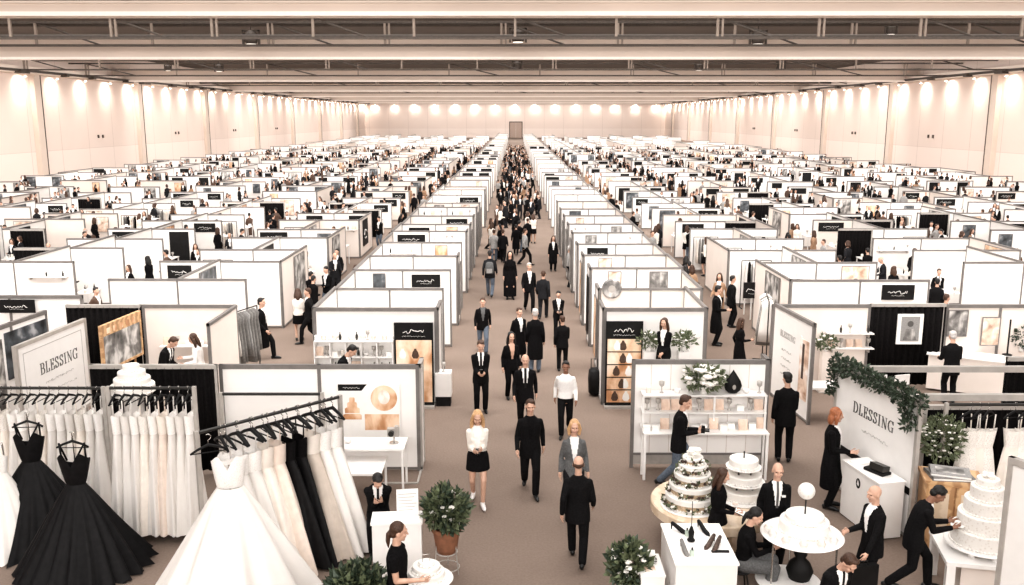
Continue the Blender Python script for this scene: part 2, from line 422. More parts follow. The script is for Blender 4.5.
    def skirt(s, mb, length=.42, r1=.215):
        c0 = s.at(.14)
        kn = (s.knL + s.knR) / 2
        b = s.pel + V((0, (kn.y - s.pel.y) * .4, -length + .02))
        rs = []
        for t, rx, ry in ((0, .142, .105), (.12, .165, .118), (.3, .192, .142), (.6, r1 - .012, .165), (1, r1, .18)):
            c = c0.lerp(b, t)
            rs.append([c + V((rx * math.cos(a) * (1 + .02 * math.cos(9 * a) * t), ry * math.sin(a) * (1 + .02 * math.cos(9 * a) * t), 0)) for a in [2 * math.pi * i / 28 for i in range(28)]])
        mb.loft(rs)
    def shoes(s, mb, side):
        for a, yw in (((s.anL, s.P['ly']), (s.anR, s.P['ry']))[side],):
            f = RZ(rd(yw)) @ V((0, -1, 0)); g = a + V((0, 0, -.035))
            mb.tube([g - f * .055 + V((0, 0, .005)), g + f * .04, g + f * .13 + V((0, 0, -.008)), g + f * .185 + V((0, 0, -.016))], [.040, .044, .040, .026], 10, round_ends=True)
            mb.ell(a, (.044, .05, .05))
            mb.tube([g - f * .05, g - f * .055 + V((0, 0, -.042))], [.032, .03], 8)
    def hair(s, mb, style):
        M = s.HM; R3 = M.to_3x3()
        def E(c, r): mb.ell(M @ V(c), r, M=R3, n=16, m=10)
        if style == 'ring':
            for x in (-1, 1): E((x * .066, .030, .002), (.016, .058, .036))
            E((0, .078, -.002), (.060, .030, .042)); return
        E((0, .026, .046), (.082, .091, .086)); E((0, .062, -.012), (.066, .050, .062))
        if style == 'short': E((.02, -.03, .10), (.05, .04, .025))
        if style in ('long', 'wavy'):
            w = .03 if style == 'long' else .036
            for x in (-1, 1):
                mb.tube([M @ V((x * .062, -.02, .07)), M @ V((x * .084, .0, -.03)), M @ V((x * .094, .005, -.14)), M @ V((x * .09, -.015, -.25))], [w, w + .006, w + .006, w * .7], 10, round_ends=True)
            mb.ell(M @ V((0, .078, -.10)), (.088, .045, .17), M=R3, n=14)
        if style == 'bob':
            for x in (-1, 1): mb.tube([M @ V((x * .06, -.03, .07)), M @ V((x * .086, .0, -.03)), M @ V((x * .08, .0, -.12))], [.03, .036, .026], 10, round_ends=True)
            mb.ell(M @ V((0, .07, -.07)), (.085, .05, .10), M=R3, n=14)
        if style == 'pony':
            mb.tube([M @ V((0, .085, .03)), M @ V((0, .118, -.03)), M @ V((0, .115, -.11)), M @ V((0, .10, -.19))], [.024, .032, .030, .012], 10, round_ends=True)
        if style == 'bun': E((0, .10, .07), (.042, .042, .042))
    def front(s, c):
        """where on the chest a point lies: (side, height), or None when on a sleeve or off the front"""
        for a, b in ((s.shL, s.elL), (s.elL, s.wrL), (s.shR, s.elR), (s.elR, s.wrR)):
            ab = b - a; t = max(0, min(1, (c - a).dot(ab) / ab.length_squared))
            if (c - a - ab * t).length < .072 and not (a in (s.shL, s.shR) and t < .15): return None
        q = s.rot(.28).transposed() @ (c - s.at(.28))
        if q.y > -.02: return None
        return q.x, q.z + .28

def split_mesh(me, region, names):
    """cut a mesh into several by a region number per face"""
    n = len(me.polygons); parts = {}
    for p in me.polygons: parts.setdefault(region(p.center), []).append(p.index)
    out = []
    for r, idx in sorted(parts.items()):
        used = {}; vs = []; fs = []
        for i in idx:
            f = []
            for v in me.polygons[i].vertices:
                if v not in used: used[v] = len(vs); vs.append(tuple(me.vertices[v].co))
                f.append(used[v])
            fs.append(f)
        m = bpy.data.meshes.new(names[r]); m.from_pydata(vs, [], fs); m.polygons.foreach_set('use_smooth', [True] * len(fs))
        out.append((names[r], m))
    return out

def figure_parts(P, fit, vox=.0085, cv=.013):
    """[(part name, mesh)] of a dressed person; fit is a dict of clothes"""
    fem = fit.get('fem', False); F = Fig(P, fem); out = []
    mb = MB(); F.body(mb, hands=vox < .02)
    me = remesh(mb, vox, 1, 'body')
    for m in (fit.get('skin', M_skin), M_lip, M_eye): me.materials.append(m)
    if vox < .02:
        HI = F.HM.inverted(); mi = [0] * len(me.polygons)
        hc = F.HM.translation
        for p in me.polygons:
            if (p.center - hc).length < .14:
                q = HI @ p.center
                if q.y < -.06:
                    if abs(q.x) < .024 and abs(q.z + .050) < .009: mi[p.index] = 1
                    elif abs(abs(q.x) - .031) < .009 and abs(q.z - .010) < .006: mi[p.index] = 2
        me.polygons.foreach_set('material_index', mi)
    out.append(('body', me))
    kind = fit['top']
    hem = {'suit': -.2, 'jacket': -.16, 'coat': -.55, 'shirt': -.01, 'tee': -.06, 'knit': -.05, 'dress': -.5, 'longdress': -.82, 'gown': -.02}[kind]
    if P['pel'][2] < .7: hem = max(hem, -.08)
    mb = MB()
    F.top(mb, hem, sleeve=.55 if kind == 'tee' else 1.0, k=.95 if kind in ('shirt', 'tee', 'knit') else (1.0 if not fem else .97), flare=.05 if kind in ('dress', 'longdress') else (.02 if kind == 'coat' else 0.0))
    me = remesh(mb, cv, 2, kind)
    nm = {'suit': 'jacket', 'jacket': 'jacket', 'coat': 'coat', 'shirt': 'shirt', 'tee': 't_shirt', 'knit': 'pullover', 'dress': 'dress', 'longdress': 'dress'}[kind]
    tie = fit.get('tie'); low = .16
    def region(c):
        if kind not in ('suit', 'jacket', 'coat'): return 0
        q = F.front(c)
        if q is None or not (low < q[1] < .60): return 0
        w = .020 + .062 * (q[1] - low) / .40
        if abs(q[0]) > w: return 0
        return 2 if (tie and abs(q[0]) < .020) else 1
    for n_, m_ in split_mesh(me, region, {0: nm, 1: 'shirt_front', 2: 'necktie'}):
        m_.materials.append({nm: fit['topm'], 'shirt_front': fit.get('shirtm', M_shirt), 'necktie': tie or M_black}[n_]); out.append((n_, m_))
    bpy.data.meshes.remove(me)
    if fit.get('bottom') == 'skirt':
        mb = MB(); F.skirt(mb, fit.get('len', .36)); me = remesh(mb, cv, 1, 'skirt'); me.materials.append(fit['botm']); out.append(('skirt', me))
    elif fit.get('bottom') != 'none':
        mb = MB(); F.legs(mb, fit.get('wide', 1.0)); me = remesh(mb, cv, 2, 'trousers'); me.materials.append(fit['botm']); out.append(('trousers', me))
    for sd in (0, 1):
        mb = MB(); F.shoes(mb, sd); me = remesh(mb, max(.009, vox), 1, 'shoe'); me.materials.append(fit.get('shoem', M_shoe)); out.append(('shoe', me))
    if fit.get('hair'):
        mb = MB(); F.hair(mb, fit['hair']); me = remesh(mb, max(.010, vox), 1, 'hair'); me.materials.append(fit['hairm']); out.append(('hair', me))
    return out, F
def ground(parts):
    return min(v.co.z for n, m in parts if n == 'shoe' for v in m.vertices)
def person(label, loc, rotz, H, pz, fit, group=None, vox=.0085, cv=.013):
    P = POSES[pz] if isinstance(pz, str) else pz
    parts, F = figure_parts(P, fit, vox, cv)
    k = H / 1.79
    dz = -ground(parts)
    root = thing('person', label, 'person', loc, rd(rotz), group)
    for n, m in parts:
        m.transform(Matrix.Scale(k, 4) @ Matrix.Translation((0, 0, dz)))
        link(n, m, root)
    W = Matrix.Translation(loc) @ Matrix.Rotation(rd(rotz), 4, 'Z') @ Matrix.Scale(k, 4) @ Matrix.Translation((0, 0, dz))
    return root, F, W
def suit(**k):
    d = dict(top='suit', topm=M_suit, botm=M_suit, tie=M_black, hair='short', hairm=M_hblack); d.update(k); return d

def stand_at(px, head, feet=None, H=1.76):
    """where a person stands whose head top and feet show at these pixels: (location, height)"""
    if feet is not None:
        p = G(px, feet); top = D(px, head, p.y).z
        return V((p.x, p.y, 0)), max(1.58, min(1.92, top))
    p = G(px, head, H); return V((p.x, p.y, 0)), H
# ------------------------------------------------------------------ the people one can tell apart
def named_people():
    S = suit
    # px, head, feet (or None with H), facing, pose, clothes, label
    L = [
     (478, 408, 503, 4, 'walkhold', dict(top='jacket', topm=M_cream, shirtm=M_shirt, bottom='skirt', botm=M_blackcloth, len=.25, hair='long', hairm=M_hblond, fem=True, shoem=M_shoew), 'blonde woman in a cream jacket and short black skirt, walking in the main aisle', None),
     (530, 398, 492, 3, 'walk', S(tie=None, shirtm=M_blackcloth, hairm=M_hbrown), 'man in an all black suit and shirt, walking beside the blonde in a skirt', None),
     (573, 420, 517, 2, 'stand', dict(top='suit', topm=M_grey, tie=None, botm=M_suit2, hair='bob', hairm=M_hblond, fem=True), 'blonde woman in a dark grey suit, half hidden by the man with his back turned', None),
     (577, 455, 562, 176, 'walk', S(hair='ring', hairm=M_hbrown), 'balding man in a black suit seen from behind, nearest walker in the main aisle', None),
     (565, 360, 434, -4, 'walk2', dict(top='shirt', topm=M_shirt, botm=M_suit, hair='short', hairm=M_hblack, skin=M_skin2), 'man in a white shirt and black trousers walking up the main aisle', None),
     (525, 353, 432, 2, 'walk', S(hair='ring', hairm=M_hgrey), 'bald man in a dark suit and tie, in the middle of the main aisle', None),
     (481, 340, 412, 6, 'hold', S(hairm=M_hbrown), 'man in a suit and tie with hands together, left side of main aisle', None),
     (511, 332, 398, 18, 'stand', dict(top='jacket', topm=M_blackcloth, shirtm=M_skin, botm=M_blackcloth, hair='long', hairm=M_hblack, fem=True), 'woman with long black hair in black clothes, behind the bald man in the main aisle', None),
     (535, 309, 372, 178, 'stand', dict(top='coat', topm=M_blackcloth, botm=M_denim, hair='short', hairm=M_hgrey), 'grey-haired man in a black coat and jeans, seen from behind in the main aisle', None),
     (519, 308, 366, 30, 'stand', dict(top='coat', topm=M_blackcloth, botm=M_blackcloth, hair='short', hairm=M_hbrown), 'brown-haired man in a black coat facing the grey-haired man', None),
     (562, 316, 371, 176, 'side', dict(top='jacket', topm=M_suit, botm=M_suit, hair='short', hairm=M_hbrown), 'man in a black jacket seen from behind, with one forearm raised, in the main aisle', None),
     (483, 297, 352, 6, 'walk', dict(top='jacket', topm=M_blackcloth, shirtm=M_grey, botm=M_denim, hair='short', hairm=M_hbrown), 'man in an open black jacket over a grey jumper, walking alone at the left', None),
     (558, 291, 338, 4, 'hold', dict(top='jacket', topm=M_suit, botm=M_suit, hair='short', hairm=M_hblack), 'dark-haired man in a black jacket with both hands raised before his chest', None),
     (529, 262, 312, 10, 'walk', dict(top='jacket', topm=M_suit, shirtm=M_shirt, botm=M_suit, hair='short', hairm=M_hgrey), 'man with an open black jacket over a white shirt, mid main aisle', None),
     (543, 270, 319, 170, 'walk2', dict(top='jacket', topm=M_suit2, botm=M_suit2, hair='short', hairm=M_hbrown), 'person in charcoal jacket and trousers, turned away beside the man in a white shirt', None),
     (510, 250, 299, 5, 'stand', dict(top='longdress', topm=M_blackcloth, bottom='none', hair='long', hairm=M_hblack, fem=True), 'woman in a long black dress standing in the main aisle', None),
     (490, 247, 297, 178, 'walk', dict(top='jacket', topm=M_suit2, botm=M_denim, hair='short', hairm=M_hblack), 'person in dark jacket and jeans seen from behind, wearing a grey backpack', None),
     (569, 246, 287, 90, 'stand', dict(top='shirt', topm=M_lgrey, botm=M_suit, hair='short', hairm=M_hgrey), 'person in a pale grey top and black trousers at the right side of the aisle', None),
     (553, 236, 271, 4, 'stand', dict(top='coat', topm=M_blackcloth, botm=M_blackcloth, hair='long', hairm=M_hbrown, fem=True), 'woman in a long black coat further along the right side of the main aisle', None),
     (516, 224, 255, 178, 'walk', dict(top='coat', topm=M_blackcloth, botm=M_blackcloth, hair='short', hairm=M_hblack), 'person in a black coat walking away in the middle of the main aisle', None),
     (503, 229, 263, 176, 'walk', dict(top='jacket', topm=M_suit, botm=M_suit, hair='short', hairm=M_hbrown), 'person in a short black jacket walking away beside the one in pale grey', None),
     (494, 229, 262, 176, 'walk2', dict(top='jacket', topm=M_lgrey, botm=M_denim, hair='short', hairm=M_hbrown), 'person in a light grey jacket walking away at the left of the main aisle', None),
     (264, 297, 359, 84, 'walk', dict(top='coat', topm=M_blackcloth, botm=M_suit, hair='short', hairm=M_hblack), 'man in a black coat striding past the grey garments left of the cubby stall', None),
     (665, 318, 'podium', -30, 'clasp', dict(top='jacket', topm=M_suit, botm=M_suit, hair='long', hairm=M_hbrown, fem=True, H=1.7), 'long-haired woman in a black trouser suit standing before two white bouquets', None),
     (715, 283, 345, 70, 'side', dict(top='coat', topm=M_blackcloth, botm=M_suit, hair='short', hairm=M_hblack), 'man in a black coat facing a garment in the aisle right of the main one', None),
     (738, 318, 374, 100, 'side', dict(top='coat', topm=M_blackcloth, botm=M_suit, hair='long', hairm=M_hbrown, fem=True), 'woman in a black coat looking at the rack of pale gowns', None),
     (677, 393, 486, 75, 'camera', S(hairm=M_hbrown, tie=None, botm=M_denim), 'man in a black jacket and jeans stepping forward with a camera by the round table', None),
     (783, 367, 461, 168, 'side', S(hairm=M_hblack), 'man in a black suit with his back turned beside the tall white sign', None),
     (720, 468, None, 70, 'hold', dict(top='dress', topm=M_blackcloth, bottom='none', hair='wavy', hairm=M_hbrown, fem=True, H=1.68), 'woman in a black dress with long brown hair, at the round cake table', None),
     (778, 463, None, -6, 'case', S(hair=None, tie=M_ink, H=1.78), 'bald man in a dark suit with a white pocket square, behind the round cake stand', None),
     (828, 404, 507, 62, 'side', dict(top='coat', topm=M_blackcloth, botm=M_suit, hair='bob', hairm=M_hred), 'ginger-haired person in a long black jacket at the white reception box', None),
     (877, 486, None, -78, 'caseL', S(hair=None, tie=None, H=1.80), 'bald man in a black suit carrying a briefcase, in profile', None),
     (925, 478, None, 80, 'bend', S(hairm=M_hblack, tie=None, skin=M_skin2, H=1.82), 'dark-haired man in a black suit leaning over the white table with a five-tier cake', None),
     (834, 540, None, 20, 'lookdown', S(hairm=M_hbrown, H=1.75), 'brown-haired man in a black suit looking down, in front of the round cake stand', None),
     (955, 332, None, 172, 'reach', S(hairm=M_hgrey, H=1.85), 'grey-haired man in a black suit seen from behind, at the black draped stall', None),
     (396, 523, None, 82, 'side', dict(top='tee', topm=M_blackcloth, botm=M_suit, hair='pony', hairm=M_hbrown, H=1.88), 'person in a black T-shirt with a brown ponytail beside the small round cake', None),
    ]
    out = {}
    for px, head, feet, rz, pz, fit, label, g in L:
        fit = dict(fit); H = fit.pop('H', 1.76)
        if feet == 'podium':
            p = D(px, head, 21.1); loc = V((p.x, p.y, p.z - H))
        else: loc, H = stand_at(px, head, feet, H)
        big = loc.y < 17.5
        root, F, W = person(label, loc, rz, H, pz, fit, g, vox=.0085 if big else .012, cv=.013 if big else .018)
        out[label] = (root, F, W, loc, H)
    # seated or behind counters
    def seated(px, head, rz, pz, fit, label, hs=1.36, H=1.82):
        p = G(px, head, hs); loc = V((p.x, p.y, 0))
        r, F, W = person(label, loc, rz, H, pz, fit, None)
        out[label] = (r, F, W, loc, H); return loc
    seated(377, 469, 10, 'sit', suit(hairm=M_hblack), 'seated man in a black suit and tie looking at his hands, by the white pedestal')
    seated(746, 509, 80, 'sitwork', dict(top='knit', topm=M_blackcloth, botm=M_grey, wide=1.25, hair='pony', hairm=M_hblack, fem=True), 'seated woman in a black jumper and grey trousers by the round cake stand')
    for px, y, H, rz, pz, fit, label in (
        (340, 20.6, 1.92, 72, 'lookdown', suit(hairm=M_hblack, tie=None), 'dark-haired man in black bending over in front of the white cubby shelves'),
        (163, 21.6, 1.86, 75, 'lookdown', suit(hairm=M_hbrown), 'man in a black jacket leaning over a small white table with a woman in white'),
        (199, 22.0, 1.78, -75, 'reach', dict(top='knit', topm=M_shirt, botm=M_cream, hair='long', hairm=M_hbrown, fem=True), 'long-haired woman in white leaning over a small white table')):
        p = G(px, 350); x = D(px, 350, y).x; loc = V((x, y, 0))
        r, F, W = person(label, loc, rz, H, pz, fit, None, .012, .018); out[label] = (r, F, W, loc, H)
    return out
PEOPLE = named_people()

def held(name, label, cat, who, where, build):
    """something a person holds: build(mb list) in world space round the point between the hands"""
    root, F, W, loc, H = PEOPLE[who]
    if where == 'both': p = (W @ F.wrL + W @ F.wrR) / 2
    elif where == 'left': p = W @ (F.wrL + (F.wrL - F.elL).normalized() * .1)
    else: p = W @ (F.wrR + (F.wrR - F.elR).normalized() * .1)
    d = (W.to_3x3() @ V((0, -1, 0))).normalized()
    return build(name, label, cat, p, d)
def phone(name, label, cat, p, d):
    ang = math.atan2(d.y, d.x) + math.pi / 2
    t = thing(name, label, cat, p + d * .09 + V((0, 0, .01)), ang)
    MB().box(-.038, -.075, -.005, .038, .075, .005, Matrix.Rotation(rd(25), 4, 'X')).build('case', M_black, t)
    MB().box(-.033, -.068, .0055, .033, .068, .007, Matrix.Rotation(rd(25), 4, 'X')).build('screen', M_metal, t)
def camera_body(name, label, cat, p, d):
    ang = math.atan2(d.y, d.x) + math.pi / 2
    t = thing(name, label, cat, p + d * .10 + V((0, 0, .03)), ang)
    MB().box(-.07, -.035, -.05, .07, .035, .045).box(-.03, -.03, .045, .03, .03, .075).build('camera_body', M_black, t)
    MB().tube([(0, -.03, -.002), (0, -.12, -.002)], [.04, .036], 14).build('lens', M_metal, t)
def tablet(name, label, cat, p, d):
    ang = math.atan2(d.y, d.x) + math.pi / 2
    t = thing(name, label, cat, p + d * .10, ang)
    MB().box(-.10, -.13, -.005, .10, .10, .005, Matrix.Rotation(rd(20), 4, 'X')).build('board', M_metal, t)
    MB().box(-.09, -.12, .0055, .09, .09, .007, Matrix.Rotation(rd(20), 4, 'X')).build('sheet', M_paper, t)
def briefcase(name, label, cat, p, d):
    ang = math.atan2(d.y, d.x)
    t = thing(name, label, cat, p + V((0, 0, -.25)), ang)
    MB().box(-.22, -.05, -.16, .22, .05, .16).build('case', M_black, t)
    MB().tube([(-.07, 0, .16), (-.06, 0, .22), (.06, 0, .22), (.07, 0, .16)], .011, 8).build('handle', M_shoe, t)
def plate_of_cake(name, label, cat, p, d):
    t = thing(name, label, cat, p + d * .11 + V((0, 0, -.01)))
    MB().lathe([(.01, 0), (.06, .002), (.10, .014), (.098, .018), (.05, .008)], 20).build('plate', M_lacq, t, smooth=True)
    MB().lathe([(.045, .008), (.05, .04), (.04, .07), (.02, .085)], 14).build('cake_slice', M_icing, t, smooth=True)
held('phone', 'dark phone held by the blonde woman in a short skirt', 'phone', 'blonde woman in a cream jacket and short black skirt, walking in the main aisle', 'both', phone)
held('camera', 'black camera held out by the man stepping round the cake table', 'camera', 'man in a black jacket and jeans stepping forward with a camera by the round table', 'both', camera_body)
held('clipboard', 'dark clipboard with pale sheet held by the woman in a black dress', 'clipboard', 'woman in a black dress with long brown hair, at the round cake table', 'both', tablet)
held('briefcase', 'black briefcase carried by the bald man in profile', 'briefcase', 'bald man in a black suit carrying a briefcase, in profile', 'left', briefcase)
held('cake_plate', 'small white plate of cake held by the man leaning over the white table', 'plate', 'dark-haired man in a black suit leaning over the white table with a five-tier cake', 'both', plate_of_cake)
held('phone', 'dark phone held by the dark-haired man with both hands raised', 'phone', 'dark-haired man in a black jacket with both hands raised before his chest', 'both', phone)
def pack():
    root, F, W, loc, H = PEOPLE['person in dark jacket and jeans seen from behind, wearing a grey backpack']
    t = thing('backpack', 'grey backpack on the back of a person in jeans in the main aisle', 'backpack', loc, root.rotation_euler.z)
    rings = []
    for z, w, d in ((.98, .12, .05), (1.0, .16, .08), (1.2, .17, .10), (1.4, .15, .08), (1.46, .10, .04)):
        rings.append([V((w * math.copysign(abs(math.cos(a)) ** .6, math.cos(a)), .20 + d * math.copysign(abs(math.sin(a)) ** .6, math.sin(a)), z)) for a in [2 * math.pi * i / 20 for i in range(20)]])
    MB().loft(rings).build('bag', M_grey, t, smooth=True)
    MB().box(-.11, .28, 1.03, .11, .33, 1.2).build('pocket', M_lgrey, t)
pack()
def pocket_square():
    root, F, W, loc, H = PEOPLE['bald man in a dark suit with a white pocket square, behind the round cake stand']
    c = F.at(.36) + V((.09, -.137, 0)); k = H / 1.79
    mb = MB(); mb.box(c.x - .03, c.y - .012, c.z - .012, c.x + .03, c.y + .01, c.z + .02)
    mb.v = [(p[0] * k, p[1] * k, p[2] * k) for p in mb.v]
    mb.build('pocket_square', M_shirt, root)
pocket_square()

# ------------------------------------------------------------------ the crowd: one-mesh people
def crowd_templates(vx, cv, used=11):
    T = []
    mk = lambda pz, fem, **k: T.append((pz, dict(fem=fem, **k)))
    mk('walk', False, top='suit', topm=M_suit, botm=M_suit, tie=M_black, hair='short', hairm=M_hbrown)
    mk('stand', True, top='coat', topm=M_blackcloth, botm=M_blackcloth, hair='long', hairm=M_hbrown)
    mk('hold', False, top='jacket', topm=M_blackcloth, botm=M_denim, hair='short', hairm=M_hblack)
    mk('side', True, top='jacket', topm=M_suit2, botm=M_suit, hair='bob', hairm=M_hbrown)
    mk('walk2', False, top='shirt', topm=M_lgrey, botm=M_suit, hair='short', hairm=M_hbrown)
    mk('reach', False, top='suit', topm=M_suit2, botm=M_suit2, hair='ring', hairm=M_hgrey)
    mk('walk', True, top='coat', topm=M_tan, botm=M_blackcloth, hair='long', hairm=M_hbrown)
    mk('clasp', True, top='longdress', topm=M_blackcloth, bottom='none', hair='long', hairm=M_hblack)
    mk('walk2', False, top='coat', topm=M_brown, botm=M_suit, hair='short', hairm=M_hblack)
    mk('stand', False, top='suit', topm=M_suit, botm=M_suit, tie=M_grey, hair='short', hairm=M_hblack)
    mk('hold', True, top='knit', topm=M_cream, bottom='skirt', botm=M_blackcloth, hair='long', hairm=M_hbrown)
    W = ['a black suit', 'a long black coat', 'a black jacket and jeans', 'a charcoal jacket', 'a light grey top', 'a charcoal suit',
         'a tan coat', 'a long black dress', 'a dark brown coat', 'a black suit and tie', 'a cream top and black skirt']
    out = []
    for (pz, fit), w in list(zip(T, W))[:used]:
        parts, F = figure_parts(POSES[pz], fit, vx, cv)
        dz = -ground(parts); mats = []; vs = []; fs = []; mi = []
        for n, m in parts:
            o = len(vs); base = {}
            for i, mm in enumerate(m.materials):
                if mm not in mats: mats.append(mm)
                base[i] = mats.index(mm)
            vs += [(v.co.x, v.co.y, v.co.z + dz) for v in m.vertices]
            for p in m.polygons: fs.append([i + o for i in p.vertices]); mi.append(base.get(p.material_index, 0))
        me = bpy.data.meshes.new('person'); me.from_pydata(vs, [], fs)
        for mm in mats: me.materials.append(mm)
        me.polygons.foreach_set('material_index', mi); me.polygons.foreach_set('use_smooth', [True] * len(fs))
        out.append((me, w, vs, fs, mi, mats))
    return out
CROWD = crowd_templates(.026, .030)
CROWD_FAR = crowd_templates(.048, .05)
# ------------------------------------------------------------------ the hall
WX, HY0, HY1, WT = 54.0, -14.0, 330.0, 12.0
def floor_material():
    m = bpy.data.materials.new('carpet'); m.use_nodes = True
    nt = m.node_tree; b = nt.nodes['Principled BSDF']; b.inputs['Roughness'].default_value = .92; b.inputs['Specular IOR Level'].default_value = .15
    tc = nt.nodes.new('ShaderNodeTexCoord')
    n1 = nt.nodes.new('ShaderNodeTexNoise'); n1.inputs['Scale'].default_value = .5; n1.inputs['Detail'].default_value = 6
    n2 = nt.nodes.new('ShaderNodeTexNoise'); n2.inputs['Scale'].default_value = 24; n2.inputs['Detail'].default_value = 3
    for n in (n1, n2): nt.links.new(tc.outputs['Object'], n.inputs['Vector'])
    r = nt.nodes.new('ShaderNodeValToRGB')
    r.color_ramp.elements[0].position = .3; r.color_ramp.elements[1].position = .7
    r.color_ramp.elements[0].color = (.172, .132, .108, 1); r.color_ramp.elements[1].color = (.235, .183, .152, 1)
    mx = nt.nodes.new('ShaderNodeMath'); mx.operation = 'MULTIPLY_ADD'; mx.inputs[1].default_value = .5
    md = nt.nodes.new('ShaderNodeMath'); md.operation = 'MULTIPLY'; md.inputs[1].default_value = .5
    nt.links.new(n2.outputs['Fac'], md.inputs[0]); nt.links.new(n1.outputs['Fac'], mx.inputs[0]); nt.links.new(md.outputs[0], mx.inputs[2])
    nt.links.new(mx.outputs[0], r.inputs['Fac']); nt.links.new(r.outputs['Color'], b.inputs['Base Color'])
    bp = nt.nodes.new('ShaderNodeBump'); bp.inputs['Strength'].default_value = .25; bp.inputs['Distance'].default_value = .02
    nt.links.new(n2.outputs['Fac'], bp.inputs['Height']); nt.links.new(bp.outputs['Normal'], b.inputs['Normal'])
    return m
def wall_material(name, axis):
    """pinkish plaster panels: vertical seams every 7 m, a paler band at the foot"""
    m = bpy.data.materials.new(name); m.use_nodes = True
    nt = m.node_tree; b = nt.nodes['Principled BSDF']; b.inputs['Roughness'].default_value = .8; b.inputs['Specular IOR Level'].default_value = .2
    tc = nt.nodes.new('ShaderNodeTexCoord'); sp = nt.nodes.new('ShaderNodeSeparateXYZ'); nt.links.new(tc.outputs['Object'], sp.inputs[0])
    def mth(op, a, bb):
        n = nt.nodes.new('ShaderNodeMath'); n.operation = op
        for i, q in enumerate((a, bb)):
            if q is None: continue
            if isinstance(q, (int, float)): n.inputs[i].default_value = q
            else: nt.links.new(q, n.inputs[i])
        return n.outputs[0]
    u = sp.outputs[axis]
    f = mth('ABSOLUTE', mth('SUBTRACT', mth('FRACT', mth('DIVIDE', u, 7.0), None), .5), None)
    seam = mth('LESS_THAN', f, .006)
    band = mth('LESS_THAN', sp.outputs[2], 3.3)
    line = mth('LESS_THAN', mth('ABSOLUTE', mth('SUBTRACT', sp.outputs[2], 3.3), None), .03)
    n1 = nt.nodes.new('ShaderNodeTexNoise'); n1.inputs['Scale'].default_value = .25; n1.inputs['Detail'].default_value = 5; nt.links.new(tc.outputs['Object'], n1.inputs['Vector'])
    def mix(fac, a, c):
        x = nt.nodes.new('ShaderNodeMix'); x.data_type = 'RGBA'
        if hasattr(fac, 'is_linked') or not isinstance(fac, float): nt.links.new(fac, x.inputs['Factor'])
        for s_, q in (('A', a), ('B', c)):
            i = [k for k in x.inputs if k.name == s_ and k.type == 'RGBA'][0]
            if isinstance(q, tuple): i.default_value = (*q, 1)
            else: nt.links.new(q, i)
        return [o for o in x.outputs if o.type == 'RGBA'][0]
    base = mix(n1.outputs['Fac'], (.67, .56, .50), (.72, .61, .55))
    base = mix(band, base, (.75, .645, .585))
    base = mix(mth('MAXIMUM', mth('MULTIPLY', seam, .45), mth('MULTIPLY', line, .3)), base, (.30, .23, .19))
    nt.links.new(base, b.inputs['Base Color'])
    return m
structure(MB().box(-WX, HY0, -.3, WX, HY1, 0).build('floor', floor_material()))
MWY, MWX = wall_material('side_wall_plaster', 1), wall_material('end_wall_plaster', 0)
structure(MB().box(-WX - .4, HY0, 0, -WX, HY1, 16).build('wall_left', MWY))
structure(MB().box(WX, HY0, 0, WX + .4, HY1, 16).build('wall_right', MWY))
structure(MB().box(-WX, HY1, 0, WX, HY1 + .4, 16).build('wall_back', MWX))
structure(MB().box(-WX, HY0 - .4, 0, WX, HY0, 16).build('wall_front', MWX))
M_ceil = mat('brown_grey_ceiling', (.10, .08, .066), .8, var=.12, scale=.4)
M_beam = mat('beige_beam', (.62, .52, .45), .7, var=.04, scale=.3)
M_beaml = mat('pale_lit_flange', (.85, .76, .69), .6, var=.03)  # bright lit edge of the lower flange put into a paler colour
M_truss = mat('brown_truss_steel', (.075, .06, .05), .6, .2, var=.2)
M_pipe = mat('dark_pipe', (.06, .048, .04), .5, .3, var=.2)
structure(MB().box(-WX, HY0, 15.2, WX, HY1, 15.6).build('ceiling', M_ceil))
BEAMS = [(45, 11.85, 12.45), (76, 11.75, 13.55), (124, 11.8, 13.4), (170, 11.8, 13.3), (215, 11.8, 13.2), (262, 11.8, 13.2), (305, 11.8, 13.1)]
for y, z0, z1 in BEAMS:
    r = structure(thing('ceiling_beam', '', '', (0, y, z0))); del r['label'], r['category']
    MB().box(-WX, -.25, .2, WX, .25, z1 - z0).build('web', M_beam, r)
    MB().box(-WX, -.55, 0, WX, .55, .2).build('flange', M_beaml, r)
    MB().box(-WX, -.50, z1 - z0, WX, .50, z1 - z0 + .1).build('flange', M_beam, r)
# lattice girders and pipes between the beams
for y, z0, z1, st in ((60, 12.05, 13.5, 6.5), (68, 12.2, 14.0, 8.5), (98, 12.0, 13.4, 8), (112, 12.0, 13.6, 11), (146, 12.0, 13.4, 10), (190, 12.0, 13.2, 12)):
    r = structure(thing('ceiling_truss', '', '', (0, y, 0))); del r['label'], r['category']
    MB().box(-WX, -.12, z1 - .16, WX, .12, z1).box(-WX, -.12, z0, WX, .12, z0 + .16).build('chord', M_truss, r)
    mb, md_ = MB(), MB(); x = -52.0; rr = random.Random(int(y)); k = 0
    while x < 52:
        mb.box(x - .08, -.08, z0, x + .08, .08, z1)
        if rr.random() < .6: mb.box(x + .25, -.08, z0, x + .38, .08, z1)
        if k % 2 == 0: md_.tube([(x, 0, z1 - .1), (x + st * .55, 0, z0 + .1)], .07, 6)
        k += 1; x += st
    mb.build('post', mat('dull_truss_paint', (.26, .21, .175), .7), r); md_.build('diagonal', M_truss, r)
for i, (y, z, rad) in enumerate(((52, 13.0, .16), (62, 12.4, .12), (70, 14.0, .2), (88, 12.7, .14), (104, 13.5, .2), (135, 12.6, .16), (158, 13.0, .2))):
    structure(MB().tube([(-WX, y, z), (WX, y, z)], rad, 8).build('trim_%d' % (i + 1), M_pipe))
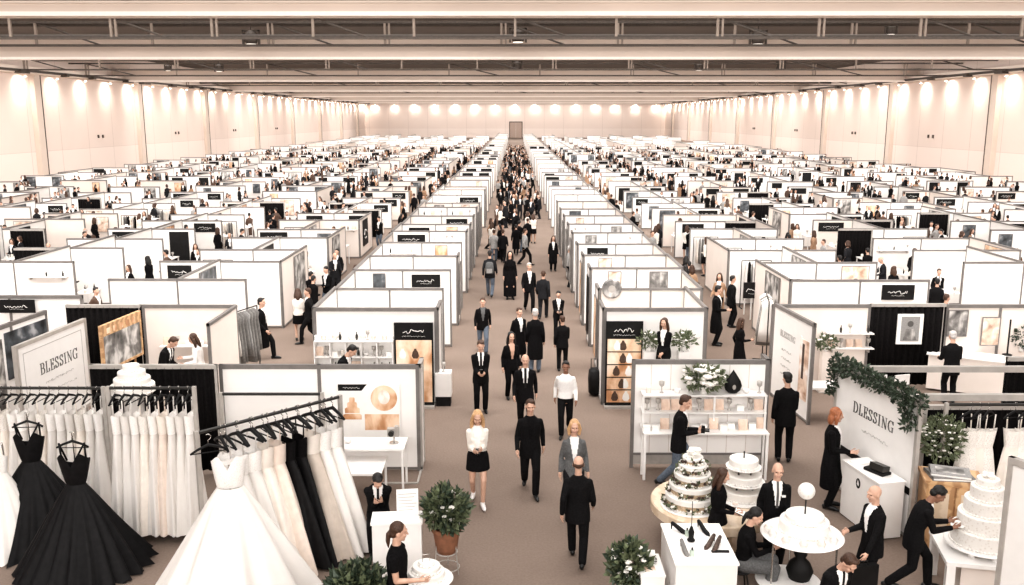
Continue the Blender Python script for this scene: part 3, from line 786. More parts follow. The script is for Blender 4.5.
for s, nm in ((-1, 'left'), (1, 'right')):
    x = s * WX
    structure(MB().box(min(x, x - s * 1.6), 60, 11.75, max(x, x - s * 1.6), HY1, 12.5).build('cornice_' + nm, M_beam))
    structure(MB().tube([(x - s * 1.9, 60, 12.0), (x - s * 1.9, HY1, 12.0)], .14, 8).build('trim_' + nm, M_pipe))
    mb = MB(); y = 64
    while y < 300: mb.box(x - s * 2.3, y, 11.7, x - s * 1.5, y + rng.uniform(.4, 2.5), 12.1); y += rng.uniform(5, 11)
    structure(mb.build('trim_brackets_' + nm, M_pipe))
    for y in (76, 103, 131, 159, 190, 221, 252, 283, 312):
        r = structure(thing('wall_pillar', '', '', (x, y, 0))); del r['label'], r['category']
        MB().box(min(0, -s * .55), -.55, 0, max(0, -s * .55), .75, 11.75).build('shaft', M_beam, r)
        MB().box(min(0, -s * .6), .75, 0, max(0, -s * .6), .88, 11.75).build('joint', M_truss, r)
structure(MB().box(-WX, HY1 - 1.4, 11.75, WX, HY1, 12.5).build('cornice_back', M_beam))
r = structure(thing('door_1', '', '', (.3, HY1 - .02, 0))); del r['label'], r['category']
MB().box(-2.4, -.12, 0, -2.1, .02, 5.6).box(2.1, -.12, 0, 2.4, .02, 5.6).box(-2.4, -.12, 5.4, 2.4, .02, 5.7).build('door_frame', M_truss, r)
MB().box(-2.1, -.05, 0, -.03, 0, 5.4).box(.03, -.05, 0, 2.1, 0, 5.4).build('door_leaf', mat('door_paint', (.40, .30, .25), .6), r)
for s in (-1, 1):
    for y in (92, 118, 145, 175, 206):
        for dy in (0, 1.3):
            f = MB().box(-.1, -.09, -.2, .1, .09, .2).build('wall_fitting', M_truss, None, (s * (WX - .1), y + dy, 4.7))
            tag(f, 'small dark fitting set low on the %s side wall' % ('left' if s < 0 else 'right'), 'wall fitting', 'wall fittings, %s wall' % ('left' if s < 0 else 'right'))
# wash lights along the walls
M_lamp = mat('lamp_glow', (1, .95, .88), .5, emit=(1, .93, .84, 18))
lamp_me = MB().lathe([(.10, .22), (.16, .2), (.17, 0), (.12, -.01)], 12).mesh('lamp_housing', [M_beaml], True)
bulb_me = MB().lathe([(.13, -.005), (.13, -.03)], 12).mesh('bulb', [M_lamp])
def spot_light(loc, aim, power, ang, blend=1.0, rad=.15):
    d = bpy.data.lights.new('wash', 'SPOT'); d.energy = power; d.spot_size = ang; d.spot_blend = blend; d.shadow_soft_size = rad; d.color = (1, .92, .82)
    o = bpy.data.objects.new('wash', d); COL.objects.link(o); o.location = loc
    o.rotation_euler = (V(aim) - V(loc)).to_track_quat('-Z', 'Y').to_euler(); return o
def wash(loc, aim, grp, lab):
    t = thing('wall_lamp', lab, 'lamp', loc, 0, grp)
    link('housing', lamp_me, t); link('bulb', bulb_me, t)
    l = V(loc) + V((0, 0, -.08))
    spot_light(l, aim, WASH, rd(165), 1.0, .2)
WASH = 1000
pil = [76, 103, 131, 159, 190, 221, 252, 283, 312]
for s, w in ((-1, 'left'), (1, 'right')):
    for a, b in zip(pil, pil[1:] + [330]):
        n = 4
        for k in range(n):
            y = a + (b - a) * (k + .6) / n
            wash((s * (WX - .8), y, 11.5), (s * WX, y, 10.2), 'wash lamps along the %s wall' % w, 'small round lamp washing the %s side wall from its top edge' % w)
for k in range(15):
    x = -WX + 2 * WX * (k + .5) / 15
    wash((x, HY1 - .8, 11.5), (x, HY1, 10.2), 'wash lamps along the far end wall', 'small round lamp washing the far end wall from its top edge')
# hanging floodlights between the beams
def floodlight(px, py, y, size, label):
    p = D(px, py, y)
    t = thing('hanging_floodlight', label, 'lamp', p)
    s = size
    MB().tube([(0, 0, 15.2 - p.z), (0, 0, s * .6)], .05, 6).build('rod', M_truss, t)
    MB().lathe([(s * .18, s * .6), (s * .5, s * .3), (s * .5, -s * .3), (s * .42, -s * .45)], 12).build('housing', M_truss, t)
    MB().lathe([(s * .4, -s * .46), (s * .4, -s * .5)], 12).build('lens', mat('dim_lens', (.6, .55, .5), .3, emit=(1, .92, .82, 1.2)), t)
    MB().box(-s * .7, -s * .12, -s * .5, -s * .55, s * .12, s * .6).box(s * .55, -s * .12, -s * .5, s * .7, s * .12, s * .6).box(-s * .7, -s * .12, s * .5, s * .7, s * .12, s * .62).build('bracket', M_truss, t)
for a in ((251, 38, 74, 1.0, 'boxy floodlight hanging over the second ceiling beam, left one of three'), (518, 36, 74, 1.0, 'boxy floodlight hanging over the second ceiling beam, middle one of three'),
          (758, 38, 74, 1.0, 'boxy floodlight hanging over the second ceiling beam, right one of three'), (219, 68, 120, .9, 'small floodlight before the third ceiling beam, the left one near the left wall'),
          (517, 66, 120, 1.0, 'small floodlight before the third ceiling beam, at its middle'), (699, 67, 120, .9, 'small floodlight before the third ceiling beam, at the left of two on the right'),
          (781, 66, 120, .9, 'small floodlight before the third ceiling beam, near the right wall'), (891, 30, 72, .7, 'slim floodlight hanging in front of the second beam near its right end'),
          (227 / 3, 3, 60, .6, 'little spotlight at the very top left under the ceiling'), (168, 68, 118, .7, 'tiny floodlight before the third ceiling beam, first from the left wall')):
    floodlight(*a)

# ------------------------------------------------------------------ light of the hall: unseen area lamps without fixtures
def area(x, y, z, sx, sy, power, spread=130, col=(1, .970, .945)):
    d = bpy.data.lights.new('unseen_hall_light', 'AREA'); d.shape = 'RECTANGLE'; d.size = sx; d.size_y = sy; d.energy = power; d.spread = rd(spread); d.color = col
    o = bpy.data.objects.new('unseen_hall_light', d); COL.objects.link(o); o.location = (x, y, z); return o
LIGHT = 6.0
TILT = 26.0
for y0, y1 in ((-13, 14), (16, 43), (47, 74), (78, 122), (126, 168), (172, 213), (217, 260), (264, 303)):
    area(0, (y0 + y1) / 2, 14.9, 104, y1 - y0, (1.7 if y0 < 15 else 5.0 if y0 < 40 else LIGHT) * 104 * (y1 - y0))
for y, z in ((-10, 11.0), (20, 11.4), (46.5, 11.4), (77.5, 11.4), (125.5, 11.5), (171.5, 11.5), (216.5, 11.5), (263.5, 11.5)):  # added unseen lamps, tilted down the hall to brighten camera-facing panels
    o = area(0, y, z, 100, 2.4, TILT * 100 * 2.4, 150); o.rotation_euler = (rd(62), 0, 0)
o = area(0, -4.0, 11.0, 50, 3, 13 * 50 * 3, 150); o.rotation_euler = (rd(74), 0, 0)  # one more added lamp, brightening the foreground fronts
for s in (-1, 1):
    for y in (105, 190, 275):  # added unseen lamps turned outward to lift the side walls
        o = area(s * 36, y, 9.4, 2.4, 84, 9 * 2.4 * 84, 150); o.rotation_euler = (0, -s * rd(68), 0)
for s in (-1, 1):
    for y, L_, e_ in ((21, 40, 11), (90, 80, 10), (180, 90, 8)):  # added unseen lamps above the aisle, brightening surfaces that face it
        o = area(s * .5, y, 11.2 if y < 40 else 9.8, 2.4, L_, e_ * 2.4 * L_, 150); o.rotation_euler = (0, -s * rd(62), 0)
o = area(0, 306.5, 11.4, 90, 2.4, 26 * 90 * 2.4, 150); o.rotation_euler = (rd(75), 0, 0)  # added unseen lamp that brightens the far end wall
w = bpy.data.worlds.new('world'); bpy.context.scene.world = w; w.use_nodes = True
w.node_tree.nodes['Background'].inputs['Color'].default_value = (.9, .85, .8, 1); w.node_tree.nodes['Background'].inputs['Strength'].default_value = .3
vs_ = bpy.context.scene.view_settings
vs_.view_transform = 'Standard'; vs_.look = 'None'; vs_.exposure = 0.12
try: vs_.look = 'Medium High Contrast'
except Exception as ex: print('LOOK', ex)
vs_.exposure = 0.12
# ------------------------------------------------------------------ stalls
def panel_run(board, frame, p0, p1, h, z0=.06, t=.035, posts=1, post=.055, rail=.07, foot=.05):
    """a straight wall of framed boards from p0 to p1 (2D, local)"""
    p0, p1 = V((p0[0], p0[1], 0)), V((p1[0], p1[1], 0)); d = p1 - p0; L = d.length
    M = Matrix.Translation(p0) @ Matrix.Rotation(math.atan2(d.y, d.x), 4, 'Z')
    if board is not None: board.box(post * .4, -t / 2, z0, L - post * .4, t / 2, h - rail * .5, M)
    if frame is not None:
        frame.box(0, -.04, h - rail, L, .04, h, M); frame.box(0, -.03, z0 - foot * .5, L, .03, z0 + foot * .5, M)
        for k in range(posts + 1):
            x = L * k / posts
            x = min(max(x, post / 2), L - post / 2)
            frame.box(x - post / 2, -.035, 0, x + post / 2, .035, h, M)
def row_positions():
    ys = [24.6]
    while ys[-1] < 316: ys.append(ys[-1] + max(2.95, ys[-1] * .083))
    return ys
ROWS = [y for y in row_positions() if y < 306]
ROWS2 = [26.2]
while ROWS2[-1] < 300: ROWS2.append(ROWS2[-1] + max(3.9, ROWS2[-1] * .082))
def stall_height(y, blk):
    if blk == 1: return 2.5 if y < 60 else 2.4
    t = max(0, min(1, (y - 27) / 36))
    return 2.32 - .70 * t
BLOCKS = []   # side, index, x0, x1, spine x, name
for s in (-1, 1):
    a, b = ((-1.98, -5.0) if s < 0 else (2.35, 5.2))
    BLOCKS.append((s, 1, a, b, b, 'first %s block' % ('left' if s < 0 else 'right')))
    for k in range(2, 8):
        c = s * (10 + 7 * (k - 2)) + (.2 if s > 0 else 0)
        BLOCKS.append((s, k, c - s * 2.05, c + s * 2.05, c, '%s %s block' % (ORD[k - 1], 'left' if s < 0 else 'right')))
SPECS = []
for s, k, x0, x1, sp, nm in BLOCKS:
    RW = ROWS if k == 1 else ROWS2
    for i, y in enumerate(RW[:-1]):
        if k >= 2 and y < 26 : continue
        if k == 3 and y < 27: continue
        h = stall_height(y, k) + rng.uniform(-.06, .1)
        if k > 1 and y > 50 and rng.random() < .06: continue
        vis = any(in_view((xx, y, zz), 6) for xx in (x0, x1, (x0 + x1) / 2) for zz in (h, 1.0))
        if not vis: continue
        SPECS.append(dict(s=s, k=k, x0=x0, x1=x1, sp=sp, nm=nm, i=i, y=y, d=RW[i + 1] - y, h=h, z=rng.random(), z2=rng.random(), z3=rng.random()))
SPECS.sort(key=lambda q: math.hypot((q['x0'] + q['x1']) / 2, q['y']))
def stall_geo(q, board, board2, frame, board3=None):
    xc = (q['x0'] + q['x1']) / 2; near = q['y'] < 60
    panel_run(board, frame, (q['x0'] - xc, 0), (q['x1'] - xc, 0), q['h'], posts=2 if near else 1, post=.05 if near else .08, rail=.06 if near else .085)
    if q['k'] == 1:
        panel_run(board2, frame, (q['sp'] - xc, 0), (q['sp'] - xc, q['d']), q['h'], posts=1, post=.05 if near else .08, rail=.06 if near else .085)
        if q['z'] < .8 and near and board3 is not None: panel_run(board3, frame, (q['x0'] - xc, .05), (q['x0'] - xc, min(.95, q['d'])), q['h'] - .02, posts=1)
    elif q['z'] < (.95 if near else .6):
        x = q['sp'] if q['z2'] < .7 else (q['x0'] if q['z2'] < .85 else q['x1'])
        panel_run(board2, frame, (x - xc, 0), (x - xc, q['d']), q['h'], posts=1, post=.05 if near else .08, rail=.06 if near else .085)
def stall_name(q): return '%s row, %s' % (ORD[q['i'] + 1], q['nm'])
N_STALL = 285
for q in SPECS[:N_STALL]:
    xc = (q['x0'] + q['x1']) / 2
    b1, b2, fr, b3 = MB(), MB(), MB(), MB(); stall_geo(q, b1, b2, fr, b3)
    m1 = M_white if q['z3'] < .8 else M_pink
    t = thing('exhibition_stall', 'white partition stall ' + stall_name(q) + (' from the main aisle' if q['k'] > 1 else ' by the main aisle'), 'stall', (xc, q['y'], 0), 0, 'white partition stalls')
    b1.build('back_panel', m1, t)
    if b2.v: b2.build('side_panel', M_white if q['z2'] < .6 else M_pink, t)
    if b3.v: b3.build('wing_panel', M_white, t)
    fr.build('frame', M_alu, t)
mb = MB(); mb2 = MB(); mf = MB()
class Off:
    def __init__(s, mb, x, y): s.mb = mb; s.T = Matrix.Translation((x, y, 0))
    def box(s, a, b, c, d, e, f, M=None): s.mb.box(a, b, c, d, e, f, s.T @ M if M is not None else s.T); return s
for q in SPECS[N_STALL:]:
    xc = (q['x0'] + q['x1']) / 2
    stall_geo(q, Off(mb, xc, q['y']), Off(mb, xc, q['y']), Off(mf, xc, q['y']))
allm = MB(); allm.add(mb.v, mb.f); allm.cur = 1; allm.add(mf.v, mf.f)
far = link('far_exhibition_stalls', allm.mesh('far_exhibition_stalls', [M_white, M_alu], fix=False))
tag(far, 'white partition stalls in the farthest rows, too many to count', 'stalls', None, 'stuff')

# ---- things in and on the stalls
def wall_sign(loc, rotz, w, h, label, kind='black', seed=0, text=True):
    """a flat board hung on a panel: kind black has white writing"""
    t = thing('wall_sign' if kind == 'black' else 'wall_picture', label, 'sign' if kind == 'black' else 'picture', loc, rotz)
    face = {'black': M_black, 'grey': M_print2, 'dark': M_print3, 'copper': M_print1, 'peach': M_print4}[kind]
    MB().box(-w / 2, -.02, 0, w / 2, 0, h).build('board', face, t); t['group'] = 'signs and pictures on the stall walls'
    if kind == 'black' and text:
        mb = MB(); scribble(mb, -w * .32, w * .32, h * .5, h * .22, -.022, seed); scribble(mb, -w * .2, w * .2, h * .28, h * .08, -.022, seed + 1)
        mb.build('lettering', M_paper, t)
    elif kind != 'black':
        mb = MB()
        for a in ((-w / 2 - .02, -.03, -.02, -w / 2, .005, h + .02), (w / 2, -.03, -.02, w / 2 + .02, .005, h + .02), (-w / 2, -.03, h, w / 2, .005, h + .02), (-w / 2, -.03, -.02, w / 2, .005, 0)): mb.box(*a)
        mb.build('frame', M_alu, t)
    return t
def goods(loc, label, grp, kind):
    mb = MB(); m = [M_lacq]
    if kind == 0: mb.lathe([(.03, 0), (.034, .08), (.03, .12), (.012, .15), (.012, .2), (.015, .2)], 10); m = [M_metal]
    elif kind == 1: mb.lathe([(.03, 0), (.06, .03), (.07, .08), (.062, .08), (.05, .035)], 12); m = [M_lacq]
    elif kind == 2: mb.box(-.07, -.05, 0, .07, .05, .09).box(-.075, -.055, .09, .075, .055, .11); m = [M_paper]
    elif kind == 3: mb.box(-.09, -.005, 0, .09, .01, .22, Matrix.Rotation(rd(-14), 4, 'X')); m = [M_print4]
    elif kind == 4: mb.lathe([(.04, 0), (.045, .01), (.012, .03), (.012, .12), (.05, .16), (.055, .24)], 10); m = [M_alul]
    else: mb.lathe([(.05, 0), (.055, .1), (.0551, .12), (.03, .14)], 12); m = [M_ivory]
    nm = ['bottle', 'bowl', 'gift_box', 'picture_card', 'goblet', 'jar'][kind]
    return tag(mb.build(nm, m, None, loc, smooth=kind not in (2, 3)), label, nm.replace('_', ' '), grp)
def hanging_cloth(loc, rotz, L, w, depth, m, label, grp, seed):
    r = random.Random(seed); ph = r.uniform(0, 6)
    def fn(a, rad, z):
        k = 1 + .10 * math.sin(5 * a + ph) * (1 - z / (L + .01))
        return (rad * w * math.cos(a) * k, rad * depth * math.sin(a) * k, z)
    mb = MB().lathe([(1.0, 0), (.92, L * .3), (.75, L * .6), (.62, L * .8), (.75, L * .93), (.3, L), (.1, L + .02)], 18, fn=fn)
    o = mb.build('hanging_garment', m, None, loc, True, rotz)
    return tag(o, label, 'garment', grp)
def small_rack(x, y, rotz, n, where, mats, seed, H=1.75):
    t = thing('garment_rack', 'dark metal rail of garments ' + where, 'clothes rack', (x, y, 0), rotz)
    W = n * .13 + .2
    MB().tube([(-W / 2, 0, H), (W / 2, 0, H)], .018, 8).build('rail', M_metal, t)
    for s in (-1, 1):
        MB().tube([(s * W / 2, 0, .03), (s * W / 2, 0, H)], .018, 8).build('post', M_metal, t)
        MB().box(s * W / 2 - .02, -.28, 0, s * W / 2 + .02, .28, .04).build('foot', M_metal, t)
    r = random.Random(seed); M = Matrix.Translation((x, y, 0)) @ Matrix.Rotation(rotz, 4, 'Z')
    for i in range(n):
        p = M @ V((-W / 2 + .17 + i * .13, 0, 0)); L = r.uniform(1.1, 1.5); m = mats[r.randrange(len(mats))]
        col = {M_blackcloth: 'black', M_greycloth: 'grey', M_tulle: 'white', M_ivory: 'ivory', M_lgrey: 'light grey'}.get(m, 'pale')
        hanging_cloth((p.x, p.y, H - .06 - L), rotz, L, .05, .24, m, '%s garment on the rail %s' % (col, where), 'garments on the rail ' + where, r.random())
def small_table(x, y, rotz, w, d, h, label, m=None):
    t = thing('display_table', label, 'table', (x, y, 0), rotz, 'white display tables')
    MB().box(-w / 2, -d / 2, h - .04, w / 2, d / 2, h).build('table_top', m or M_lacq, t)
    for sx in (-1, 1):
        for sy in (-1, 1): MB().box(sx * (w / 2 - .04) - .02, sy * (d / 2 - .04) - .02, 0, sx * (w / 2 - .04) + .02, sy * (d / 2 - .04) + .02, h - .04).build('leg', m or M_lacq, t)
    return t
def wall_shelf(x, y, rotz, w, z, where, seed, n=6):
    t = thing('wall_shelf', 'thin white wall shelf ' + where, 'shelf', (x, y, z), rotz)
    MB().box(-w / 2, -.24, -.03, w / 2, 0, 0).build('shelf_board', M_lacq, t)
    for s in (-1, 1): MB().box(s * w * .4 - .015, -.2, -.12, s * w * .4 + .015, 0, -.03).build('bracket', M_alul, t)
    r = random.Random(seed); M = Matrix.Translation((x, y, z)) @ Matrix.Rotation(rotz, 4, 'Z')
    for i in range(n):
        k = r.randrange(6); p = M @ V((-w / 2 + w * (i + .5) / n, -.12, 0))
        goods(p, '%s on the wall shelf %s' % (['dark slim bottle', 'white bowl', 'small pale box', 'pale picture card', 'metal goblet', 'ivory jar'][k], where), 'goods on the wall shelf ' + where, k)
def drape_mesh(L, z0, z1, fold=.035, pitch=.16, both=True):
    n = int(L / .02); rings = []
    for z in (z0, (z0 + z1) / 2, z1):
        k = 1 if z < z1 else .6
        front = [V((L * i / n, -fold * k * math.sin(2 * math.pi * (L * i / n) / pitch + .7 * math.sin(3 * L * i / n)) - .03, z)) for i in range(n + 1)]
        back = [V((L * i / n, .03, z)) for i in range(n, -1, -1)]
        rings.append(front + back)
    return MB().loft(rings)
def drape(p0, p1, z0, h, label):
    p0, p1 = V((p0[0], p0[1])), V((p1[0], p1[1])); d = p1 - p0
    t = thing('black_drape', label, 'drape', (p0.x, p0.y, 0), math.atan2(d.y, d.x), 'black drapes')
    drape_mesh(d.length, z0, h - .05).build('cloth', M_drape, t, smooth=True)
    f = MB().box(0, -.05, h - .08, d.length, .05, h)
    for x in (.03, d.length - .03): f.box(x - .03, -.03, 0, x + .03, .03, h)
    f.build('frame', M_alul, t); return t

CL = [M_blackcloth, M_greycloth, M_tulle, M_ivory, M_lgrey]
pr = random.Random(5)
for n_, q in enumerate(SPECS[:250]):
    xc = (q['x0'] + q['x1']) / 2; w = abs(q['x1'] - q['x0']); where = stall_name(q); f = q['y'] - .045; h = q['h']; k = q['k']
    u = pr.random(); sd = n_ * 7; y = q['y']
    if k == 1:
        for half in (-1, 1):
            u = pr.random(); x = xc + half * w * .24; wh = '%s half, %s' % ('aisle' if half * q['s'] < 0 else 'rear', where)
            if u < .20: wall_sign((x, f, h - .56), 0, pr.uniform(.7, 1.2), .40, 'black sign with white writing, ' + wh, 'black', sd, y < 70)
            elif u < .42: wall_sign((x, f, h - .62), 0, pr.uniform(.35, .6), .48, 'small framed picture, ' + wh, ['grey', 'dark', 'peach', 'copper'][(n_ + half) % 4], sd)
            elif u < .58 and y < 50: wall_shelf(x, y - .02, 0, 1.1, h - .40, wh, sd, 5)
        if q['z'] < .8 and y < 60 and pr.random() < .7:
            a = math.pi / 2 if q['s'] < 0 else -math.pi / 2; kd = pr.choice(('dark', 'black', 'grey', 'copper'))
            wall_sign((q['x0'] - q['s'] * .045, y + .5, .35), a, .62, h - .7, '%s poster on the aisle wing, %s' % (kd, where), kd, sd, False)
        continue
    for half in (-1, 1):
        u = pr.random(); x = xc + half * (.25 + w / 4 * pr.uniform(.8, 1.1)) * (1 if w > 3 else .7); side = 'outer half' if half * q['s'] > 0 else 'inner half'
        wh = '%s, %s' % (side, where)
        if u < .18: wall_sign((x, f, h - .60), 0, pr.uniform(.8, 1.3), .45, 'black sign with white writing, ' + wh, 'black', sd, y < 70)
        elif u < .34: wall_sign((x, f, h - 1.02), 0, .6, .8, 'framed picture, ' + wh, ['grey', 'dark', 'peach', 'copper'][(n_ + half) % 4], sd)
        elif u < .42 and y < 48: wall_shelf(x, y - .02, 0, 1.4, h - .5, wh, sd, 5)
        elif u < .52 and y < 60: small_rack(x, y - .45, 0, 7, wh, CL, sd, h - .35)
        elif u < .62: wall_sign((x, f, .4), 0, .9, h - .55, 'tall printed poster, ' + wh, ['dark', 'peach', 'grey', 'black'][n_ % 4], sd, False)
        elif u < .72 and y < 70: drape((x - .8, y - .06), (x + .8, y - .06), .08, h - .02, 'black drape, ' + wh)
    if y < 60 and pr.random() < .6:
        tx = q['x0'] + q['s'] * .5; ty = y + min(1.8, q['d'] * .5)
        small_table(tx, ty, 0, .55, 1.0, .95, 'white display table ' + where)
        for j in range(4): goods((tx + pr.uniform(-.15, .15), ty - .4 + .25 * j, .95), 'small goods on the display table ' + where, 'goods on the display table ' + where, pr.choice((0, 4, 0, 5, 2)))
    if q['z'] < .95 and y < 62 and pr.random() < .75:
        xx = q['sp'] if q['z2'] < .7 else (q['x0'] if q['z2'] < .85 else q['x1'])
        a = math.pi / 2 if q['s'] < 0 else -math.pi / 2
        kd = pr.choice(('dark', 'grey', 'black', 'copper', 'black', 'rack'))
        if kd == 'rack': small_rack(xx - q['s'] * .4, y + q['d'] * .5, a, min(12, int(q['d'] / .13) - 6), 'along the aisle wall ' + where, CL, sd, h - .3)
        else: wall_sign((xx - q['s'] * .045, y + q['d'] * pr.uniform(.35, .65), .5), a, min(1.5, q['d'] * .4), h - .65, '%s poster, aisle wall %s' % (kd, where), kd, sd, True)
# ------------------------------------------------------------------ the crowd
ORDN = lambda n: ORD[n] if n < len(ORD) else str(n + 1)
def aisles():
    out = [(-1.6, 1.95, 'main aisle', .34)]
    for s in (-1, 1):
        nm = 'left' if s < 0 else 'right'
        out.append((s * 7.6, s * 5.4, 'first %s aisle' % nm, .26))
        for k in range(2, 7):
            c = s * (13.5 + 7 * (k - 2)) + (.2 if s > 0 else 0)
            out.append((c - 1.3, c + 1.3, '%s %s aisle' % (ORD[k - 1], nm), .30))
    return out
cr = random.Random(23)
SPOTS = []
def row_of(y):
    n = 0
    for i, r in enumerate(ROWS):
        if r < y: n = i
    return n + 2
for a, b, nm, dens in aisles():
    x0, x1 = min(a, b), max(a, b)
    y = 40.0 if nm == 'main aisle' else 27.0
    while y < 318:
        step = 1.0
        n = dens * (x1 - x0) * step * (1.25 if y > 60 and nm == 'main aisle' else (.55 if nm == 'main aisle' else 1))
        if nm != 'main aisle' and y > 150: n *= .7
        for _ in range(int(n) + (1 if cr.random() < n % 1 else 0)):
            p = (cr.uniform(x0 + .1, x1 - .1), y + cr.uniform(0, step), 0)
            if in_view((p[0], p[1], 1.7)): SPOTS.append((p, nm))
        y += step
# people standing inside the stalls
for q in SPECS:
    if q['k'] == 1 and q['y'] < 24: continue
    for _ in range(cr.choice((0, 1, 1, 2, 2, 3)) if q['k'] > 1 else cr.choice((0, 1, 1))):
        p = (cr.uniform(min(q['x0'], q['x1']) + .4, max(q['x0'], q['x1']) - .4), q['y'] + q['d'] * cr.uniform(.6, .88), 0)
        if abs(p[0] - q['sp']) < .45: continue
        if in_view((p[0], p[1], 1.7)): SPOTS.append((p, 'stall ' + stall_name(q)))
kept = []
cell = {}
for p, nm in SPOTS:
    key = (round(p[0] / .55), round(p[1] / .55))
    if key in cell: continue
    if any((p[0] - v[3].x) ** 2 + (p[1] - v[3].y) ** 2 < .5 for v in PEOPLE.values()): continue
    cell[key] = 1; kept.append((p, nm))
kept.sort(key=lambda t: math.hypot(t[0][0], t[0][1]))
N_PEOPLE = 300 - len(PEOPLE) - 4
sv, sf, sm, smats = [], [], [], []
import itertools
seen = {}
for n_, (p, nm) in enumerate(kept):
    k = cr.randrange(len(CROWD)); me, wd, vs, fs, mi, mats = CROWD[k]
    rz = cr.choice((0, 0, 180, 180, 90, -90)) + cr.uniform(-35, 35); sc = cr.uniform(.92, 1.03)
    if n_ < N_PEOPLE:
        lab = '%s, %s' % ('person in ' + wd, ('in the ' if not nm.startswith('stall') else 'in the ') + nm)
        if not nm.startswith('stall'): lab += ', by %s row' % ORD[row_of(p[1]) - 1]
        o = link('person', me, None, p, rd(rz)); o.scale = (sc, sc, sc)
        tag(o, lab, 'person', 'visitors further down the hall')
    elif n_ < N_PEOPLE + 1300:
        me, wd, vs, fs, mi, mats = CROWD_FAR[k]
        o_ = len(sv); c, s = math.cos(rd(rz)) * sc, math.sin(rd(rz)) * sc
        sv += [(x * c - y * s + p[0], x * s + y * c + p[1], z * sc) for x, y, z in vs]
        sf += [[i + o_ for i in f] for f in fs]
        mp = []
        for m_ in mats:
            if m_ not in smats: smats.append(m_)
            mp.append(smats.index(m_))
        sm += [mp[i] for i in mi]
me = bpy.data.meshes.new('crowd'); me.from_pydata(sv, [], sf)
for m_ in smats: me.materials.append(m_)
me.polygons.foreach_set('material_index', sm)
o = link('crowd', me); tag(o, 'distant crowd of visitors in the farthest aisles', 'crowd', None, 'stuff')
# ------------------------------------------------------------------ near stalls and what stands in the foreground
def wall(name, p0, p1, h, label, cat='stall panel', board=M_white, frame=M_alu, posts=2, z0=.06, mats=None, kind='panel'):
    """a free framed partition from p0 to p1 on the floor"""
    p0, p1 = V((p0[0], p0[1])), V((p1[0], p1[1])); d = p1 - p0; a = math.atan2(d.y, d.x)
    t = thing(name, label, cat, (p0.x, p0.y, 0), a)
    b, f = MB(), MB(); panel_run(b, f, (0, 0), (d.length, 0), h, z0, posts=posts, post=.07, rail=.09)
    b.build('panel', board, t); f.build('frame', frame, t)
    return t, d.length
def on(t, x, z, name, mb, m, y=-.022):
    mb.xf(Matrix.Translation((x, y, z))); return mb.build(name, m, t)
# --- left middle: cubby-shelf stall with the tall copper banner
YS = 21.7
XL0, XL1 = D(313, 307, YS).x, D(437, 307, YS).x
t, L = wall('exhibition_stall', (XL0, YS), (XL1, YS), 2.5, 'white stall with cubby shelves and a tall copper banner, left of the main aisle', 'stall', posts=1)
f = MB(); b = MB(); b_w = MB(); panel_run(b, f, (0, 0), (0, 2.9), 2.5, posts=1); panel_run(b_w, f, (L, 0), (L, 1.0), 2.5, posts=1); b_w.build('wing_panel', M_white, t)
b.build('side_panel', M_white, t); f.build('frame', M_alu, t)
def banner(x, y, w, h, label, rows, seed):
    t = thing('banner_stand', label, 'banner', (x, y, 0))
    MB().box(-w / 2 - .04, -.03, .06, w / 2 + .04, .03, h).build('board', M_black, t)
    MB().box(-w / 2, -.036, .14, w / 2, -.03, h * .80).build('picture', M_print1, t)
    mb = MB(); scribble(mb, -w * .30, w * .30, h * .90, .11, -.036, seed); scribble(mb, -w * .33, w * .33, h * .845, .03, -.036, seed + 1)
    mb.build('lettering', M_paper, t)
    mb = MB()
    for k in range(1, rows): mb.box(-w / 2, -.042, .14 + (h * .8 - .14) * k / rows - .012, w / 2, -.036, .14 + (h * .8 - .14) * k / rows + .012)
    if rows > 1: mb.build('shelf_line', M_black, t)
    r = random.Random(seed); mb = MB(); mb2 = MB()
    for k in range(max(rows, 3)):
        z = .14 + (h * .8 - .14) * (k + .12) / max(rows, 3)
        for j in range(2):
            x0 = r.uniform(-w * .36, w * .28)
            (mb if (k + j) % 2 else mb2).lathe([(.05, 0), (.09, .06), (.07, .16), (.03, .22), (.03, .25)], 10, (x0, -.036, z), fn=lambda a, rr, zz: (rr * math.cos(a), rr * .06 * math.sin(a), zz))
    mb.build('printed_shape', M_paper, t); mb2.build('printed_shape', M_brown, t)
    MB().box(-w / 2 - .05, -.16, 0, w / 2 + .05, .16, .06).build('base', M_alul, t)
    return t
xb0, xb1 = D(396, 360, YS - .12).x, D(433, 360, YS - .12).x
banner((xb0 + xb1) / 2, YS - .18, xb1 - xb0 - .04, 2.16, 'tall banner with a black header over a copper picture, left of the main aisle', 1, 3)
# cubbies
cx0, cx1 = D(317, 360, YS - .1).x, D(394, 360, YS - .1).x
t = thing('cubby_shelf', 'white cubby shelf unit with two rows of boxes behind the seated man', 'shelf', ((cx0 + cx1) / 2, YS - .06, 0))
W_ = cx1 - cx0; zr = (.35, .95, 1.32, 1.72)
mb = MB()
for z in zr: mb.box(-W_ / 2, -.30, z - .015, W_ / 2, 0, z + .015)
mb.build('shelf_board', M_lacq, t)
for k in range(6):
    x = -W_ / 2 + W_ * k / 5
    MB().box(x - .014, -.30, 0 if k in (0, 5) else .35, x + .014, 0, 1.72).build('divider', M_lacq, t)
gr = random.Random(4)
for iz, z in enumerate((.965, 1.335, 1.735)):
    n = 14 if iz == 2 else 10
    for k in range(n):
        kd = gr.choice((0, 1, 2, 3, 4, 4, 5)); x = (cx0 + cx1) / 2 - W_ / 2 + W_ * (k + .5) / n
        goods((x, YS - .2, z), '%s on the %s of the cubby shelves' % (['dark bottle', 'white bowl', 'pale box', 'peach picture card', 'metal goblet', 'ivory jar'][kd], ['lower row', 'upper row', 'top board'][iz]), 'goods on the cubby shelves', kd)
